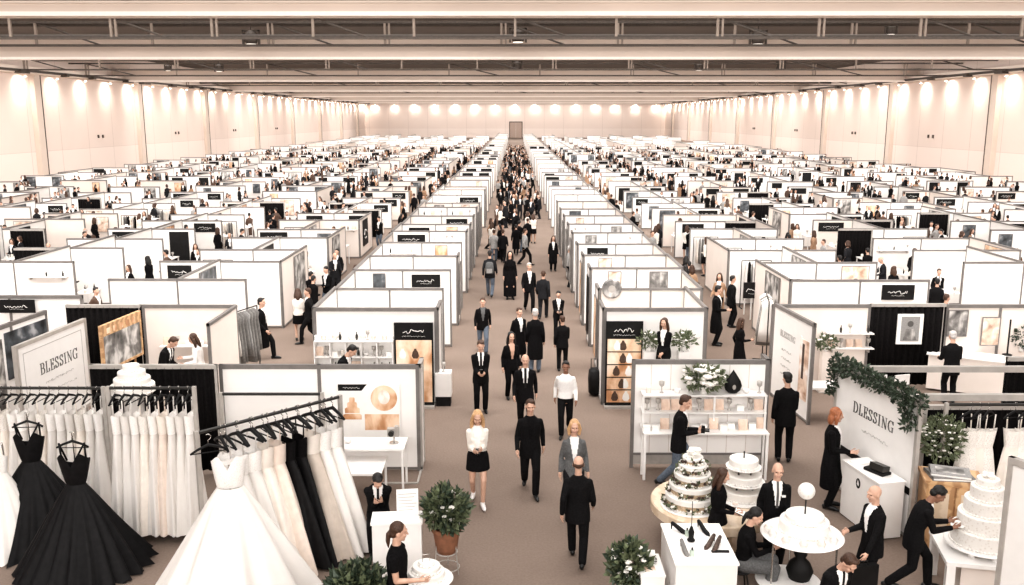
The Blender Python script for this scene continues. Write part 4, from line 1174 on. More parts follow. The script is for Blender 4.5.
# little white plinth with a bottle at the aisle end of that stall
p = G(444, 404)
t = thing('plinth', 'small white plinth with a dark foot at the corner of the cubby stall', 'plinth', p)
MB().box(-.2, -.2, .25, .2, .2, .85).build('body', M_lacq, t); MB().box(-.18, -.18, 0, .18, .18, .25).build('base', M_black, t)
goods((p.x, p.y, .85), 'small pale jar on the little plinth by the cubby stall', None, 4)

# --- left front: low poster stall
YP = 17.4
xp0, xp1 = D(219, 365, YP).x, D(419, 365, YP).x
t, L = wall('exhibition_stall', (xp0, YP), (xp1, YP), 2.25, 'low white stall wall with a square cake poster behind the white table', 'stall', posts=2)
f, b = MB(), MB(); panel_run(b, f, (L, 0), (L, .55), 2.25, posts=1); b.build('side_panel', M_white, t)
f.box(L - .7, -.7, 0, L, -.66, .03).box(L - .02, -.66, 0, L + .02, 0, .03); f.build('foot_rail', M_alul, t)
q0, q1 = D(338, 384, YP - .04), D(401, 437, YP - .04)
w, h = q1.x - q0.x, q0.z - q1.z
t = thing('wall_poster', 'square poster of a copper cake, a round medallion and a black title bar', 'poster', ((q0.x + q1.x) / 2, YP - .045, q1.z))
MB().box(-w / 2, -.015, 0, w / 2, 0, h).build('board', M_paper, t)
MB().add([V((-w / 2, -.018, h)), V((-w / 2, -.018, h * .88)), V((-w * .12, -.018, h * .88)), V((-w * .03, -.018, h))], [(0, 1, 2, 3)]).build('title_bar', M_black, t)
mb = MB(); scribble(mb, -w * .42, -w * .14, h * .935, .035, -.021, 5); mb.build('lettering', M_paper, t)
def disc(x, z, r, y=-.018, n=28, sx=1): return MB().add([V((x + sx * r * math.cos(2 * math.pi * k / n), y, z + r * math.sin(2 * math.pi * k / n))) for k in range(n)], [tuple(range(n))])
disc(w * .24, h * .74, w * .215).build('medallion', M_print1, t); disc(w * .24, h * .76, w * .12, -.020, sx=.8).build('medallion_centre', M_print4, t)
MB().box(-w * .08, -.018, h * .14, w * .48, -.015, h * .44).build('landscape', M_print1, t)
mb = MB()
for k, (r, z) in enumerate(((.15, .34), (.12, .46), (.08, .56), (.045, .65))): mb.lathe([(w * r, 0), (w * r, h * .085), (w * r * .8, h * .105)], 16, (-w * .28, -.018, h * z), fn=lambda a, rr, zz: (rr * math.cos(a), .002 * math.sin(a), zz))
mb.build('printed_cake', M_print1, t)
# white tables before the poster
def table_at(px0, px1, pyb, pyf, z, label, rot=0, leg=.03):
    a, bq = G(px0, pyb, z), G(px1, pyf, z)
    c = (a + bq) / 2
    return small_table(c.x, c.y, rot, abs(bq.x - a.x), abs(a.y - bq.y), z, label), c
T1, c1 = table_at(340, 404, 437, 449, .95, 'white table under the square cake poster')
a_ = c1
goods((a_.x - .45, a_.y, .95), 'shallow white bowl at the left end of the table under the poster', None, 1)
t = thing('camera_model', 'small silver camera on a stand on the table under the poster', 'camera', (D(394, 440, c1.y).x, c1.y, .95))
MB().lathe([(.09, 0), (.09, .015), (.02, .03), (.02, .14)], 12).build('stand', M_chrome, t); MB().box(-.12, -.05, .14, .1, .06, .30).box(.02, -.04, .30, .09, .05, .34).build('case', M_alul, t)
MB().tube([(-.04, -.05, .22), (-.04, -.13, .22)], .055, 12).build('lens', M_metal, t)
T2, c2 = table_at(348, 381, 456, 474, .72, 'low white side table between the poster table and the gown rack')

# --- left: drape, cake on a column, small sofa panels, couple stall
drape((D(90, 367, 17.2).x, 17.2), (D(217, 367, 17.2).x, 17.2), .1, 2.3, 'low black pleated drape behind the racks of white gowns')
drape((D(66, 306, 23).x, 23), (D(141, 306, 23).x, 23), .1, 2.3, 'black drape wall behind the grey framed painting')
t, L = wall('exhibition_stall', (D(142, 306, 23).x, 23), (D(236, 306, 23).x, 23), 2.3, 'pinkish white stall wall behind the couple at a table', 'stall', board=M_pink, posts=1)
f, b = MB(), MB(); panel_run(b, f, (L, -2.2), (L, 0), 2.3, posts=1)
b.build('side_panel', M_pink, t); f.build('frame', M_alu, t)
wall_shelf(D(190, 340, 22.9).x, 22.95, 0, 1.5, 1.25, 'behind the couple at a small table', 9, 5)
small_table(D(181, 365, 21.7).x, 21.7, 0, 1.1, .7, .98, 'small white table between the couple leaning over it')
wall_sign((D(223, 318, 22.9).x, 22.94, 1.55), 0, .32, .38, 'small black sign right of the couple at a table', 'black', 8)
small_rack(D(242, 340, 23.6).x, 23.7, rd(70), 9, 'beside the couple stall, along the side aisle', [M_greycloth, M_lgrey, M_tulle, M_greycloth], 12, 2.0)
# framed painting on an easel
P0, P1 = D(101, 328, 20.9), D(138, 313, 22.6)
d2 = V((P1.x - P0.x, P1.y - P0.y)); t = thing('painting', 'large framed grey painting with a wooden header standing on an easel', 'painting', (P0.x, P0.y, 1.12), math.atan2(d2.y, d2.x))
Lp = d2.length; Hp = 1.05
MB().box(0, -.02, 0, Lp, .02, Hp * .78).build('canvas', M_print2, t)
mb = MB(); mb.box(0, -.03, Hp * .78, Lp, .03, Hp); mb.build('header_board', M_wood, t)
mb = MB()
for k in range(5): mb.box(Lp * (.1 + .17 * k), -.034, Hp * .82, Lp * (.1 + .17 * k) + .16, -.03, Hp * .95)
mb.build('header_pattern', M_print1, t)
mb = MB()
for a in ((-.06, -.04, -.06, 0, .04, Hp + .05), (Lp, -.04, -.06, Lp + .06, .04, Hp + .05), (0, -.04, Hp, Lp, .04, Hp + .05), (0, -.04, -.06, Lp, .04, 0)): mb.box(*a)
mb.build('frame', M_wood, t)
mb = MB()
for x in (.15, Lp - .15): mb.tube([(x, .04, Hp), (x, .12, -1.12)], .025, 6)
mb.tube([(Lp / 2, .06, Hp), (Lp / 2, .7, -1.12)], .025, 6); mb.build('easel_leg', M_wood, t)
# sign BLESSING
P0, P1 = D(15, 346, 18.2), D(83, 320, 20.8)
d2 = V((P1.x - P0.x, P1.y - P0.y)); Lp = d2.length
t = thing('blessing_sign', 'white framed sign reading BLESSING, tilted in view behind the black gowns', 'sign', (P0.x, P0.y, 0), math.atan2(d2.y, d2.x))
MB().box(0, -.03, .35, Lp, .03, 2.36).build('board', M_lacq, t)
mb = MB()
for a in ((-.06, -.045, .3, .02, .045, 2.42), (Lp - .02, -.045, .3, Lp + .06, .045, 2.42), (0, -.045, 2.34, Lp, .045, 2.42), (0, -.045, .3, Lp, .045, .37)): mb.box(*a)
mb.build('frame', M_alul, t)
on(t, Lp * .56, 1.58, 'lettering', lettering('BLESSING', .24), M_ink, -.031)
mb = MB(); scribble(mb, Lp * .34, Lp * .76, 1.36, .06, -.033, 1); scribble(mb, Lp * .36, Lp * .8, 1.12, .05, -.033, 2); mb.build('small_lettering', M_inkl, t)
mb = MB()
for a in ((.18, .5, .195, 2.2), (Lp - .195, .5, Lp - .18, 2.2), (.18, 2.185, Lp - .18, 2.2)): mb.box(a[0], -.034, a[1], a[2], -.03, a[3])
mb.build('border_line', M_inkl, t)
MB().box(.1, -.25, 0, .2, .25, .04).box(Lp - .2, -.25, 0, Lp - .1, .25, .04).box(.13, -.02, 0, .17, .02, .35).box(Lp - .17, -.02, 0, Lp - .13, .02, .35).build('foot', M_alul, t)
# photo wall behind the sign
P0, P1 = D(-8, 338, 18.7), D(66, 311, 21.4)
t, L = wall('exhibition_stall', (P0.x - .5, P0.y), (P1.x - .5, P1.y), 2.5, 'white stall side wall with two large dark photographs, far left edge', 'stall', posts=2)
MB().box(L * .40, -.04, 1.2, L * .97, -.02, 2.3).build('photograph', M_print3, t); MB().box(L * .02, -.04, .6, L * .36, -.02, 2.2).build('photograph', M_print2, t)
wall_sign((D(16, 300, 23.6).x, 23.6, 1.95), 0, 1.0, .36, 'black sign with white writing above the photo wall at the far left edge', 'black', 77)
t, L = wall('exhibition_stall', (-15.6, 23.75), (-11.65, 23.75), 2.4, 'white stall wall behind the two dark photographs at the far left edge', 'stall', posts=2)

# tiered cake helper
def tiered_cake(loc, tiers, label, icing=M_icing, board=None, topper=None, lace=False, gap=0, rot=0):
    t = thing('tiered_cake', label, 'cake', loc, rot); z = 0
    if board: MB().lathe([(board, 0), (board + .012, .01), (board, .03), (.01, .03)], 36).build('cake_board', M_lacq, t, smooth=False); z = .03
    for i, (r, h) in enumerate(tiers):
        prof = [(r * .98, 0), (r, .01), (r, h - .02), (r * .985, h - .006), (r * .95, h), (.005, h)]
        o = MB().lathe(prof, 40, (0, 0, z)).build('tier', M_lace if lace else icing, t, smooth=False)
        mb = MB(); n = int(2 * math.pi * r / .05)
        for k in range(n): mb.ell((r * math.cos(2 * math.pi * k / n), r * math.sin(2 * math.pi * k / n), z + .012), (.024, .024, .018), n=6, m=4)
        mb.build('piped_border', M_icing, o, smooth=True)
        z += h
        if gap and i < len(tiers) - 1:
            mb = MB()
            for k in range(4):
                a = math.pi / 4 + k * math.pi / 2; rr = tiers[i + 1][0] * .6
                mb.tube([(rr * math.cos(a), rr * math.sin(a), z), (rr * math.cos(a), rr * math.sin(a), z + gap)], .018, 8)
            mb.build('pillar', M_metal, t)
            MB().lathe([(tiers[i + 1][0] + .05, z + gap - .015), (tiers[i + 1][0] + .055, z + gap), (.01, z + gap)], 32).build('tier_plate', M_lacq, t)
            z += gap
    return t, z
# cake behind the gown racks
p = D(133, 391, 16.3)
t = thing('cake_plinth', 'round white plinth carrying the tiered cake behind the gown racks', 'column', (p.x, p.y, 0))
MB().lathe([(.3, 0), (.3, .08), (.2, .14), (.18, p.z - .14), (.36, p.z - .05), (.40, p.z)], 24).build('shaft', M_lacq, t, smooth=True)
c_, z_ = tiered_cake(p, [(.40, .14), (.33, .13), (.25, .13), (.15, .12)], 'white four-tier cake behind the racks of white gowns')

# --- right middle: stall with copper showcase, bouquets
XR0, XR1 = D(604, 307, YS).x, D(707, 307, YS).x
t, L = wall('exhibition_stall', (XR0, YS), (XR1, YS), 2.5, 'white stall with a copper showcase and two bouquets, right of the main aisle', 'stall', posts=1)
f, b = MB(), MB(); b_w = MB(); panel_run(b, f, (L, 0), (L, 2.9), 2.5, posts=1); panel_run(b_w, f, (0, 0), (0, 1.0), 2.5, posts=1); b_w.build('wing_panel', M_white, t)
b.build('side_panel', M_white, t); f.build('frame', M_alu, t)
mb = MB(); scribble(mb, L * .8, L * .95, 1.75, .06, -.03, 6); mb.build('small_lettering', M_inkl, t)
xb0, xb1 = D(606, 360, YS - .12).x, D(641, 360, YS - .12).x
banner((xb0 + xb1) / 2, YS - .18, xb1 - xb0 - .04, 2.2, 'tall black-headed copper showcase banner with shelf lines, right of the main aisle', 5, 21)
def leaf_cluster(mb, c, R, n, seed, size=.05, up=.4, flat=1.0):
    r = random.Random(seed); c = V(c)
    for _ in range(n):
        u = V((r.gauss(0, 1), r.gauss(0, 1), r.gauss(0, 1))).normalized(); rad = r.random() ** .4
        p = c + V((u.x * R[0] * rad, u.y * R[1] * rad, u.z * R[2] * rad))
        d = (u + V((r.uniform(-.6, .6), r.uniform(-.6, .6), r.uniform(-.2, .9) * up))).normalized()
        s = d.cross(V((r.uniform(-1, 1), r.uniform(-1, 1), r.uniform(-1, 1)))).normalized(); L = size * r.uniform(.7, 1.4); w = L * .32 * flat
        nn = d.cross(s) * L * .18
        vs = [p, p + d * L * .4 + s * w + nn, p + d * L - nn, p + d * L * .4 - s * w + nn, p + d * L * .45 - nn * .2]
        mb.add(vs, [(0, 1, 4), (1, 2, 4), (2, 3, 4), (3, 0, 4)])
def flowers(mb, c, R, n, seed, rad=.05):
    r = random.Random(seed); c = V(c)
    for _ in range(n):
        u = V((r.gauss(0, 1), r.gauss(0, 1) - .5, r.gauss(0, 1) + .3)).normalized(); p = c + V((u.x * R[0], u.y * R[1], u.z * R[2])) * r.uniform(.75, 1.0)
        q = rad * r.uniform(.7, 1.2)
        for k in range(6):
            a = 2 * math.pi * k / 6 + r.random(); o = V((math.cos(a), math.sin(a), .25)) * q * .45
            mb.ell(p + o, (q * .48, q * .48, q * .35), n=6, m=5)
        mb.ell(p + V((0, 0, q * .15)), (q * .4,) * 3, n=6, m=5)
def bouquet(loc, R, label, seed, vase=None, vh=.25, nl=220, nf=22, fr=.06, ls=.10, leafm=M_leaf2):
    t = thing('flower_arrangement', label, 'flowers', loc)
    vm = vase or M_lacq
    MB().lathe([(.05, 0), (.075, vh * .3), (.06, vh * .8), (.08, vh), (.07, vh), (.05, vh * .8)], 16).build('vase', vm, t, smooth=True)
    c = (0, 0, vh + R[2] * .75)
    mb = MB(); leaf_cluster(mb, c, R, nl, seed, ls); mb.build('leaves', leafm, t)
    if nf:
        mb = MB(); flowers(mb, c, R, nf, seed + 1, fr); mb.build('blossoms', M_petal, t, smooth=True)
    return t
for px, lab in ((649, 'left of the woman in a black trouser suit'), (684, 'right of the woman in a black trouser suit')):
    p = D(px, 341, 21.3)
    t = thing('plinth', 'slim white plinth carrying a bouquet ' + lab, 'plinth', (p.x, p.y, 0)); MB().box(-.14, -.14, .03, .14, .14, p.z - .25).build('body', M_lacq, t); MB().box(-.16, -.16, 0, .16, .16, .03).build('base', M_alul, t)
    bouquet((p.x, p.y, p.z - .25), (.26, .2, .2), 'small white and green bouquet ' + lab, px, vh=.12, nl=160, nf=10, fr=.05)
w_ = PEOPLE['long-haired woman in a black trouser suit standing before two white bouquets'][3]
t = thing('podium', 'low white podium under the woman in a black trouser suit', 'podium', (w_.x, w_.y, 0)); MB().box(-.45, -.3, .03, .45, .3, w_.z).build('body', M_lacq, t); MB().box(-.42, -.27, 0, .42, .27, .03).build('plinth', M_alul, t)
# rack of pale gowns in the side aisle, and its sign
q = D(765, 340, 25.2); small_rack(q.x, 25.2, rd(78), 11, 'behind the tall white sign', [M_tulle, M_ivory, M_tulle, M_greycloth], 31, 2.1)
q = D(752, 293, 29.9); wall_sign((q.x, 30.0, q.z - .2), 0, .55, .55, 'small black square sign above the rack of pale gowns', 'black', 91)
# wheeled bag by the aisle
p = G(594, 395)
t = thing('rolling_bag', 'upright black rolling bag at the aisle edge beside the copper showcase', 'bag', p)
rings = []
for z, w, d in ((.05, .10, .16), (.1, .15, .2), (.45, .16, .22), (.66, .14, .2), (.72, .08, .12)):
    rings.append([V((w * math.copysign(abs(math.cos(a)) ** .6, math.cos(a)), d * math.copysign(abs(math.sin(a)) ** .6, math.sin(a)), z)) for a in [2 * math.pi * i / 20 for i in range(20)]])
MB().loft(rings).build('case', M_black, t, smooth=True); MB().tube([(-.08, .1, .6), (-.08, .1, .95), (.08, .1, .95), (.08, .1, .6)], .012, 6).build('handle', M_metal, t)
for sx in (-1, 1): MB().tube([(sx * .08 - .015, .1, .05), (sx * .08 + .015, .1, .05)], .05, 12).build('wheel', M_metal, t)
# second stalls' grey round clock-like medallion and shelf wall on the right side
w_ = D(612, 289, 24.5)
t = thing('round_medallion', 'round grey medallion on the second stall wall right of the main aisle', 'wall ornament', (w_.x, 24.545, w_.z))
def rdisc(r0, r1, y0, y1): return MB().lathe([(r0, 0), (r1, y1 - y0)], 28, fn=lambda a, r, z: (r * math.cos(a), y0 + z, r * math.sin(a)))
rdisc(.24, .28, -.04, 0).build('disc', M_print2, t); rdisc(.10, .10, -.05, -.04).build('hub', M_alul, t)

# --- right front: shelf stall
YR = 17.6
x0, x1 = D(632, 363, YR).x, D(769, 363, YR).x
t, L = wall('exhibition_stall', (x0, YR), (x1, YR), 2.3, 'white stall wall with long white shelves of goods, flowers and a black drop vase', 'stall', posts=1, z0=.30)
MB().box(.05, -.02, .08, L - .05, .02, .27).build('plinth_panel', M_alul, t)
f, b = MB(), MB(); panel_run(b, f, (L, 0), (L, .5), 2.3, posts=1); b.build('side_panel', M_white, t); f.build('frame', M_alu, t)
mb = MB()
for k in range(1, 7): mb.box(L * k / 7 - .006, -.024, .32, L * k / 7 + .006, -.018, 2.2)
mb.build('seam', mat('panel_seam', (.62, .56, .51), .6), t)
sx0, sx1 = D(641, 430, YR - .3).x, D(764, 430, YR - .3).x; W_ = sx1 - sx0; xc = (sx0 + sx1) / 2
t = thing('shelf_table', 'long white shelf table with two upper boards before the right stall wall', 'shelf', (xc, YR - .08, 0))
for nm, z, d in (('table_top', .98, .62), ('shelf_board', 1.32, .34), ('shelf_board', 1.68, .34)): MB().box(-W_ / 2, -d, z - .03, W_ / 2, 0, z).build(nm, M_lacq, t)
for sx in (-1, 1):
    MB().box(sx * (W_ / 2 - .03) - .025, -.60, 0, sx * (W_ / 2 - .03) + .025, -.55, .95).build('leg', M_lacq, t)
    MB().box(sx * (W_ / 2 - .02) - .02, -.32, 0, sx * (W_ / 2 - .02) + .02, -.28, 1.68).build('upright', M_lacq, t)
MB().box(-.02 + W_ * .08, -.32, .98, .02 + W_ * .08, -.28, 1.68).build('upright', M_lacq, t)
gr = random.Random(9)
for z, n, kinds, nm in ((1.68, 9, (1, 4, 5, 2), 'top board'), (1.32, 12, (3, 3, 2, 4), 'middle board'), (.98, 13, (2, 3, 1, 2), 'table top')):
    for k in range(n):
        x = sx0 + W_ * (k + .5) / n + gr.uniform(-.03, .03)
        if z == 1.68 and .30 < (k + .5) / n < .80: continue
        kd = gr.choice(kinds)
        goods((x, YR - .25 if z > 1 else YR - .35 - gr.uniform(0, .2), z), '%s on the %s of the long white shelf table' % (['dark bottle', 'white bowl', 'pale gift box', 'peach picture card', 'metal goblet', 'ivory jar'][kd], nm), 'goods on the long white shelf table', kd)
fx = D(703, 390, YR - .25)
bouquet((fx.x, YR - .3, 1.68), (.40, .26, .24), 'large white flower arrangement on the top board of the long shelf', 31, vh=.14, nl=260, nf=34, fr=.10, ls=.12)
vx = D(733, 384, YR - .25)
t = thing('drop_vase', 'black drop-shaped vase with a pale window on the top shelf board', 'vase', (vx.x, YR - .25, 1.68))
MB().lathe([(.08, 0), (.15, .06), (.18, .15), (.15, .25), (.08, .36), (.02, .45), (.005, .48)], 24, fn=lambda a, r, z: (r * math.cos(a), r * .55 * math.sin(a), z)).build('body', M_black, t, smooth=True)
disc(0, .15, .05, -.115, sx=.7).build('window', M_alul, t)
small_table((D(690, 440, YR - 1.0).x), YR + 1.2, 0, 1.2, .6, .75, 'white table behind the long shelf stall wall')

# --- right: tall angled sign and the draped stall behind it
P0, P1 = D(775, 305, 22.6), D(815, 327, 20.2)
t, L = wall('tall_sign', (P0.x, P0.y), (P1.x, P1.y), 2.45, 'tall white sign panel reading BLESSING at the corner of the right stalls', 'sign', posts=1, board=M_lacq)
on(t, L * .40, 1.72, 'lettering', lettering('BLESSING', .15), M_inkl)
mb = MB()
for k in range(4): scribble(mb, L * .26, L * .52, 1.40 - .2 * k, .06, -.024, 40 + k)
mb.build('small_lettering', M_inkl, t)
MB().box(L * .72, -.03, .5, L * .76, -.018, 2.0).box(L * .76, -.03, .5, L * .92, -.018, 1.95).build('picture_strip', M_print4, t); MB().box(L * .78, -.034, 1.0, L * .83, -.03, 1.85).build('dark_stripe', M_berry, t)
YB = 23.2
xa, xb, xc_, xd = P0.x + .1, D(871, 304, YB).x, D(946, 304, YB).x, 14.2
wall('exhibition_stall', (xa, YB), (xb, YB), 2.28, 'pinkish white stall wall with two small shelves beside the tall sign', 'stall', board=M_pink, posts=1)
drape((xb, YB), (xc_, YB), .1, 2.3, 'black drape wall carrying a framed portrait')
wall('exhibition_stall', (xc_, YB), (xd, YB), 2.28, 'pinkish white stall wall at the far right behind the counter', 'stall', board=M_pink, posts=2)
for z, yy in ((1.15, 342), (1.55, 329)):
    wall_shelf(D(848, yy, YB).x, YB - .03, 0, 1.2, z, 'beside the tall sign, %s of two' % ('lower' if z < 1.3 else 'upper'), int(z * 10), 5)
p = D(825, 343, YB - .3); t2 = bouquet((p.x, YB - .35, p.z - .2), (.28, .2, .18), 'small olive bouquet hanging left of the two small shelves', 61, vh=.1, nl=150, nf=8, fr=.05)
t2.location.z = p.z - .2
mbk = MB().box(-.02, -.02, -.6, .02, .02, 0)
pl = thing('plinth', 'slim white post carrying the olive bouquet near the tall sign', 'plinth', (p.x, YB - .35, 0)); MB().box(-.1, -.1, .02, .1, .1, p.z - .2).build('body', M_pink, pl); MB().box(-.14, -.14, 0, .14, .14, .02).build('base', M_alul, pl)
small_table(D(838, 370, 20.6).x, 20.7, 0, 1.5, .6, .85, 'white table in the stall behind the garlanded panel')
goods((D(838, 366, 20.7).x, 20.7, .85), 'small dark bottle on the table behind the garlanded panel', None, 0)
q0, q1 = D(898, 314, YB - .1), D(921, 344, YB - .1)
t = thing('framed_portrait', 'framed grey portrait on the black drape', 'picture', ((q0.x + q1.x) / 2, YB - .11, q1.z)); w, h = q1.x - q0.x, q0.z - q1.z
MB().box(-w / 2, -.02, 0, w / 2, .02, h).build('frame', M_paper, t); MB().box(-w * .36, -.026, h * .1, w * .36, -.02, h * .92).build('mount', M_lgrey, t)
disc(0, h * .68, w * .12, -.028).build('printed_head', M_ink, t); MB().add([V((-w * .26, -.028, h * .14)), V((w * .26, -.028, h * .14)), V((w * .16, -.028, h * .52)), V((-w * .16, -.028, h * .52))], [(0, 1, 2, 3)]).build('printed_shoulders', M_print2, t)
q0, q1 = D(950, 311, YB - .1), D(966, 336, YB - .1)
wall_sign(((q0.x + q1.x) / 2, YB - .06, q1.z), 0, q1.x - q0.x, q0.z - q1.z, 'pale photograph just right of the black drape', 'grey', 3)
q0, q1 = D(984, 318, YB - .1), D(998, 345, YB - .1)
wall_sign(((q0.x + q1.x) / 2, YB - .06, q1.z), 0, q1.x - q0.x, q0.z - q1.z, 'narrow peach photograph on the wall behind the right counter', 'peach', 3)
a = G(975, 352, 1.0); b_ = G(1030, 372, 1.0)
t = thing('counter', 'long pale counter at the right with a dark lamp pole on it', 'counter', ((a.x + b_.x) / 2, (a.y + b_.y) / 2 + .4, 0), rd(-28)); MB().box(-1.5, -.35, .06, 1.5, .35, .97).build('body', M_pink, t); MB().box(-1.55, -.4, .97, 1.55, .4, 1.0).build('counter_top', M_lacq, t)
p = G(1007, 355, 1.0); t = thing('desk_pole', 'thin dark pole on a round foot on the right counter', 'stand', p); MB().lathe([(.12, 0), (.12, .02), (.02, .03)], 16).build('base', M_black, t); MB().tube([(0, 0, .02), (0, 0, .95)], .022, 8).build('pole', M_black, t)
p = G(1021, 352, 1.0); bouquet((p.x, p.y, 1.0), (.28, .25, .34), 'dark leafy plant on the right counter at the photo edge', 71, vh=.15, nl=200, nf=0, leafm=M_leaf)
def chair(loc, rot, label):
    t = thing('folding_chair', label, 'chair', loc, rot)
    MB().box(-.22, -.22, .43, .22, .22, .46).build('seat', M_lacq, t); MB().box(-.22, .2, .62, .22, .23, .88).build('backrest', M_lacq, t)
    for sx in (-1, 1):
        MB().tube([(sx * .21, -.2, 0), (sx * .21, -.2, .44)], .013, 6).build('leg', M_metal, t); MB().tube([(sx * .21, .22, 0), (sx * .21, .22, .88)], .013, 6).build('leg', M_metal, t)
p = G(905, 385); chair((D(885, 380, 21).x, 21.2, 0), 0, 'pale chair before the black drape, the left of two'); chair((D(912, 380, 21).x, 21.2, 0), .3, 'pale chair before the black drape, the right of two')
# overhead rails of the open stall
for (pa, pb, y, z, lab) in ((868, 1040, 17.6, 2.3, 'upper'), (925, 1040, 15.9, 2.2, 'lower')):
    a, b_ = D(pa, 368 if lab == 'upper' else 397, y), D(pb, 368, y)
    zz = D(950, 368 if lab == 'upper' else 396, y).z
    t = thing('stall_rail', 'horizontal grey rail across the open right stall, the %s of two' % lab, 'rail', (a.x, y, 0))
    Lr = b_.x - a.x
    MB().box(0, -.05, zz - .08, Lr, .05, zz + .04).build('rail', M_alul, t)
    for x in (.03, Lr - .03): MB().box(x - .03, -.03, 0, x + .03, .03, zz - .08).build('post', M_alul, t)
# black drape at the right
drape((D(906, 402, 16.4).x, 16.4), (D(1045, 402, 16.4).x, 16.4), .1, D(960, 402, 16.4).z - .06, 'black drape behind the lace gowns at the right')
drape((D(1006, 365, 17.9).x, 17.9), (D(1060, 365, 17.9).x, 17.9), .1, 2.28, 'black drape at the right photo edge under the upper rail')
# --- garlanded panel
P0, P1 = (6.23, 16.8), (6.74, 14.3)
t, L = wall('garland_sign', P0, P1, 2.5, 'white sign panel with a green garland along its top', 'sign', board=M_lacq, posts=1, frame=M_alul)
on(t, L * .50, 1.70, 'lettering', lettering('DLESSING', .20), M_ink)
mb = MB(); scribble(mb, L * .38, L * .70, 1.44, .06, -.026, 50); mb.build('small_lettering', M_inkl, t)
MB().box(L * .10, -.034, .80, L * .40, -.02, .92).box(L * .72, -.034, .80, L * .97, -.02, .92).build('dark_stripe', M_black, t)
mb = MB(); rg = random.Random(3)
for k in range(46):
    x = L * k / 45; leaf_cluster(mb, (x, -.03, 2.46 + rg.uniform(-.04, .05)), (.12, .13, .15), 26, 100 + k, .085)
for k in range(10): leaf_cluster(mb, (-.02, -.03, 2.4 - k * .06), (.10, .12, .08), 22, 200 + k, .085)
for k in range(9): leaf_cluster(mb, (L * .88 + rg.uniform(-.1, .14), -.04, 2.36 - k * .045), (.14, .12, .08), 22, 300 + k, .085)
g = mb.build('garland', M_leaf, None, t.location, rotz=t.rotation_euler.z); tag(g, 'dark green leaf garland draped along the top of the white sign panel', 'garland')
# reception box
a = G(841, 513); ang = math.atan2(P1[1] - P0[1], P1[0] - P0[0])
t = thing('reception_desk', 'white reception box with a round black emblem beside the garlanded panel', 'desk', (6.27, 14.88, 0), ang)
MB().box(-.55, -.24, .03, .55, .24, 1.02).build('body', M_lacq, t); MB().box(-.57, -.26, 1.02, .57, .26, 1.05).build('desk_top', M_lacq, t)
mb = MB()
ring = lambda r, y: [V((r * .8 * math.cos(2 * math.pi * k / 24) - .05, y, .80 + r * 1.1 * math.sin(2 * math.pi * k / 24))) for k in range(24)]
mb.add(ring(.085, -.243), [tuple(range(24))]); mb.build('emblem', M_black, t)
mb = MB(); mb.add([V((-.05 - .035, -.246, .78)), V((-.05 + .02, -.246, .75)), V((-.05 + .035, -.246, .80)), V((-.05 - .01, -.246, .87))], [(0, 1, 2, 3)]); mb.build('emblem_mark', M_lacq, t)
Mt = t.matrix_basis.copy()
p = Matrix.Translation((6.27, 14.88, 0)) @ Matrix.Rotation(ang, 4, 'Z') @ V((.1, .0, 1.05))
t = thing('card_terminal', 'black card terminal on the white reception box', 'terminal', p, ang + .3)
MB().box(-.20, -.10, 0, .20, .12, .05).build('base', M_black, t); MB().box(-.10, -.10, .05, .18, .08, .16, Matrix.Rotation(rd(-12), 4, 'X')).build('screen', M_metal, t)
p = Matrix.Translation((6.27, 14.88, 0)) @ Matrix.Rotation(ang, 4, 'Z') @ V((-.34, -.05, 1.05))
o = MB().box(-.10, -.14, 0, .10, .14, .025).build('leaflet_stack', M_paper, None, p, rotz=ang); tag(o, 'pale leaflet stack at the far end of the white reception box', 'leaflets')
# honey wood cabinet with books
c = G(941, 466, 1.22)
t = thing('wooden_cabinet', 'honey-coloured wooden cabinet right of the garlanded panel', 'cabinet', (7.28, 14.15, 0), rd(-14))
MB().box(-.44, -.30, .06, .44, .30, 1.20).build('body', M_wood, t); MB().box(-.47, -.33, 1.20, .47, .33, 1.25).build('cabinet_top', M_wood, t)
MB().box(-.42, -.28, 0, .42, .28, .06).build('plinth', M_brown, t)
for sx in (-1, 1):
    d_ = MB().box(sx * .21 - .195, -.325, .1, sx * .21 + .195, -.30, 1.15).build('door', M_wood, t)
    MB().box(sx * .21 - .12, -.332, .2, sx * .21 + .12, -.325, 1.05).build('door_panel', M_wood2, d_)
    MB().ell((sx * .05, -.35, .65), (.02, .03, .02)).build('knob', M_chrome, d_, smooth=True)
for k, (w, d, z, r, lab) in enumerate(((.34, .24, 0, 8, 'lower dark book of the pair'), (.31, .22, .05, -6, 'upper pale book of the pair'))):
    t = thing('book', lab + ' lying on the wooden cabinet', 'book', (7.22, 14.12, 1.25 + z), rd(-14 + r), 'books on the wooden cabinet')
    MB().box(-w, -d, 0, w, d, .008).box(-w, -d, .042, w, d, .05).box(-w, -d, 0, -w + .012, d, .05).build('cover', M_greycloth if k == 0 else M_lgrey, t); MB().box(-w + .012, -d + .01, .008, w - .01, d - .01, .042).build('pages', M_paper, t)
    if k: MB().box(-w * .7, -d * .6, .05, w * .7, d * .6, .052).build('cover_picture', M_print2, t)
# tall white flower arrangement behind the cabinet
p = D(941, 452, 15.3)
t = thing('flower_plinth', 'slim dark plinth under the white flower arrangement at the right', 'pillar', (p.x, p.y, 0)); MB().box(-.16, -.16, .04, .16, .16, p.z - .3).build('shaft', M_black, t); MB().box(-.2, -.2, 0, .2, .2, .04).build('base', M_black, t)
bouquet((p.x, p.y, p.z - .3), (.38, .3, .42), 'tall airy white and green flower arrangement beside the garland', 81, vase=M_black, vh=.25, nl=520, nf=46, fr=.035, ls=.09)

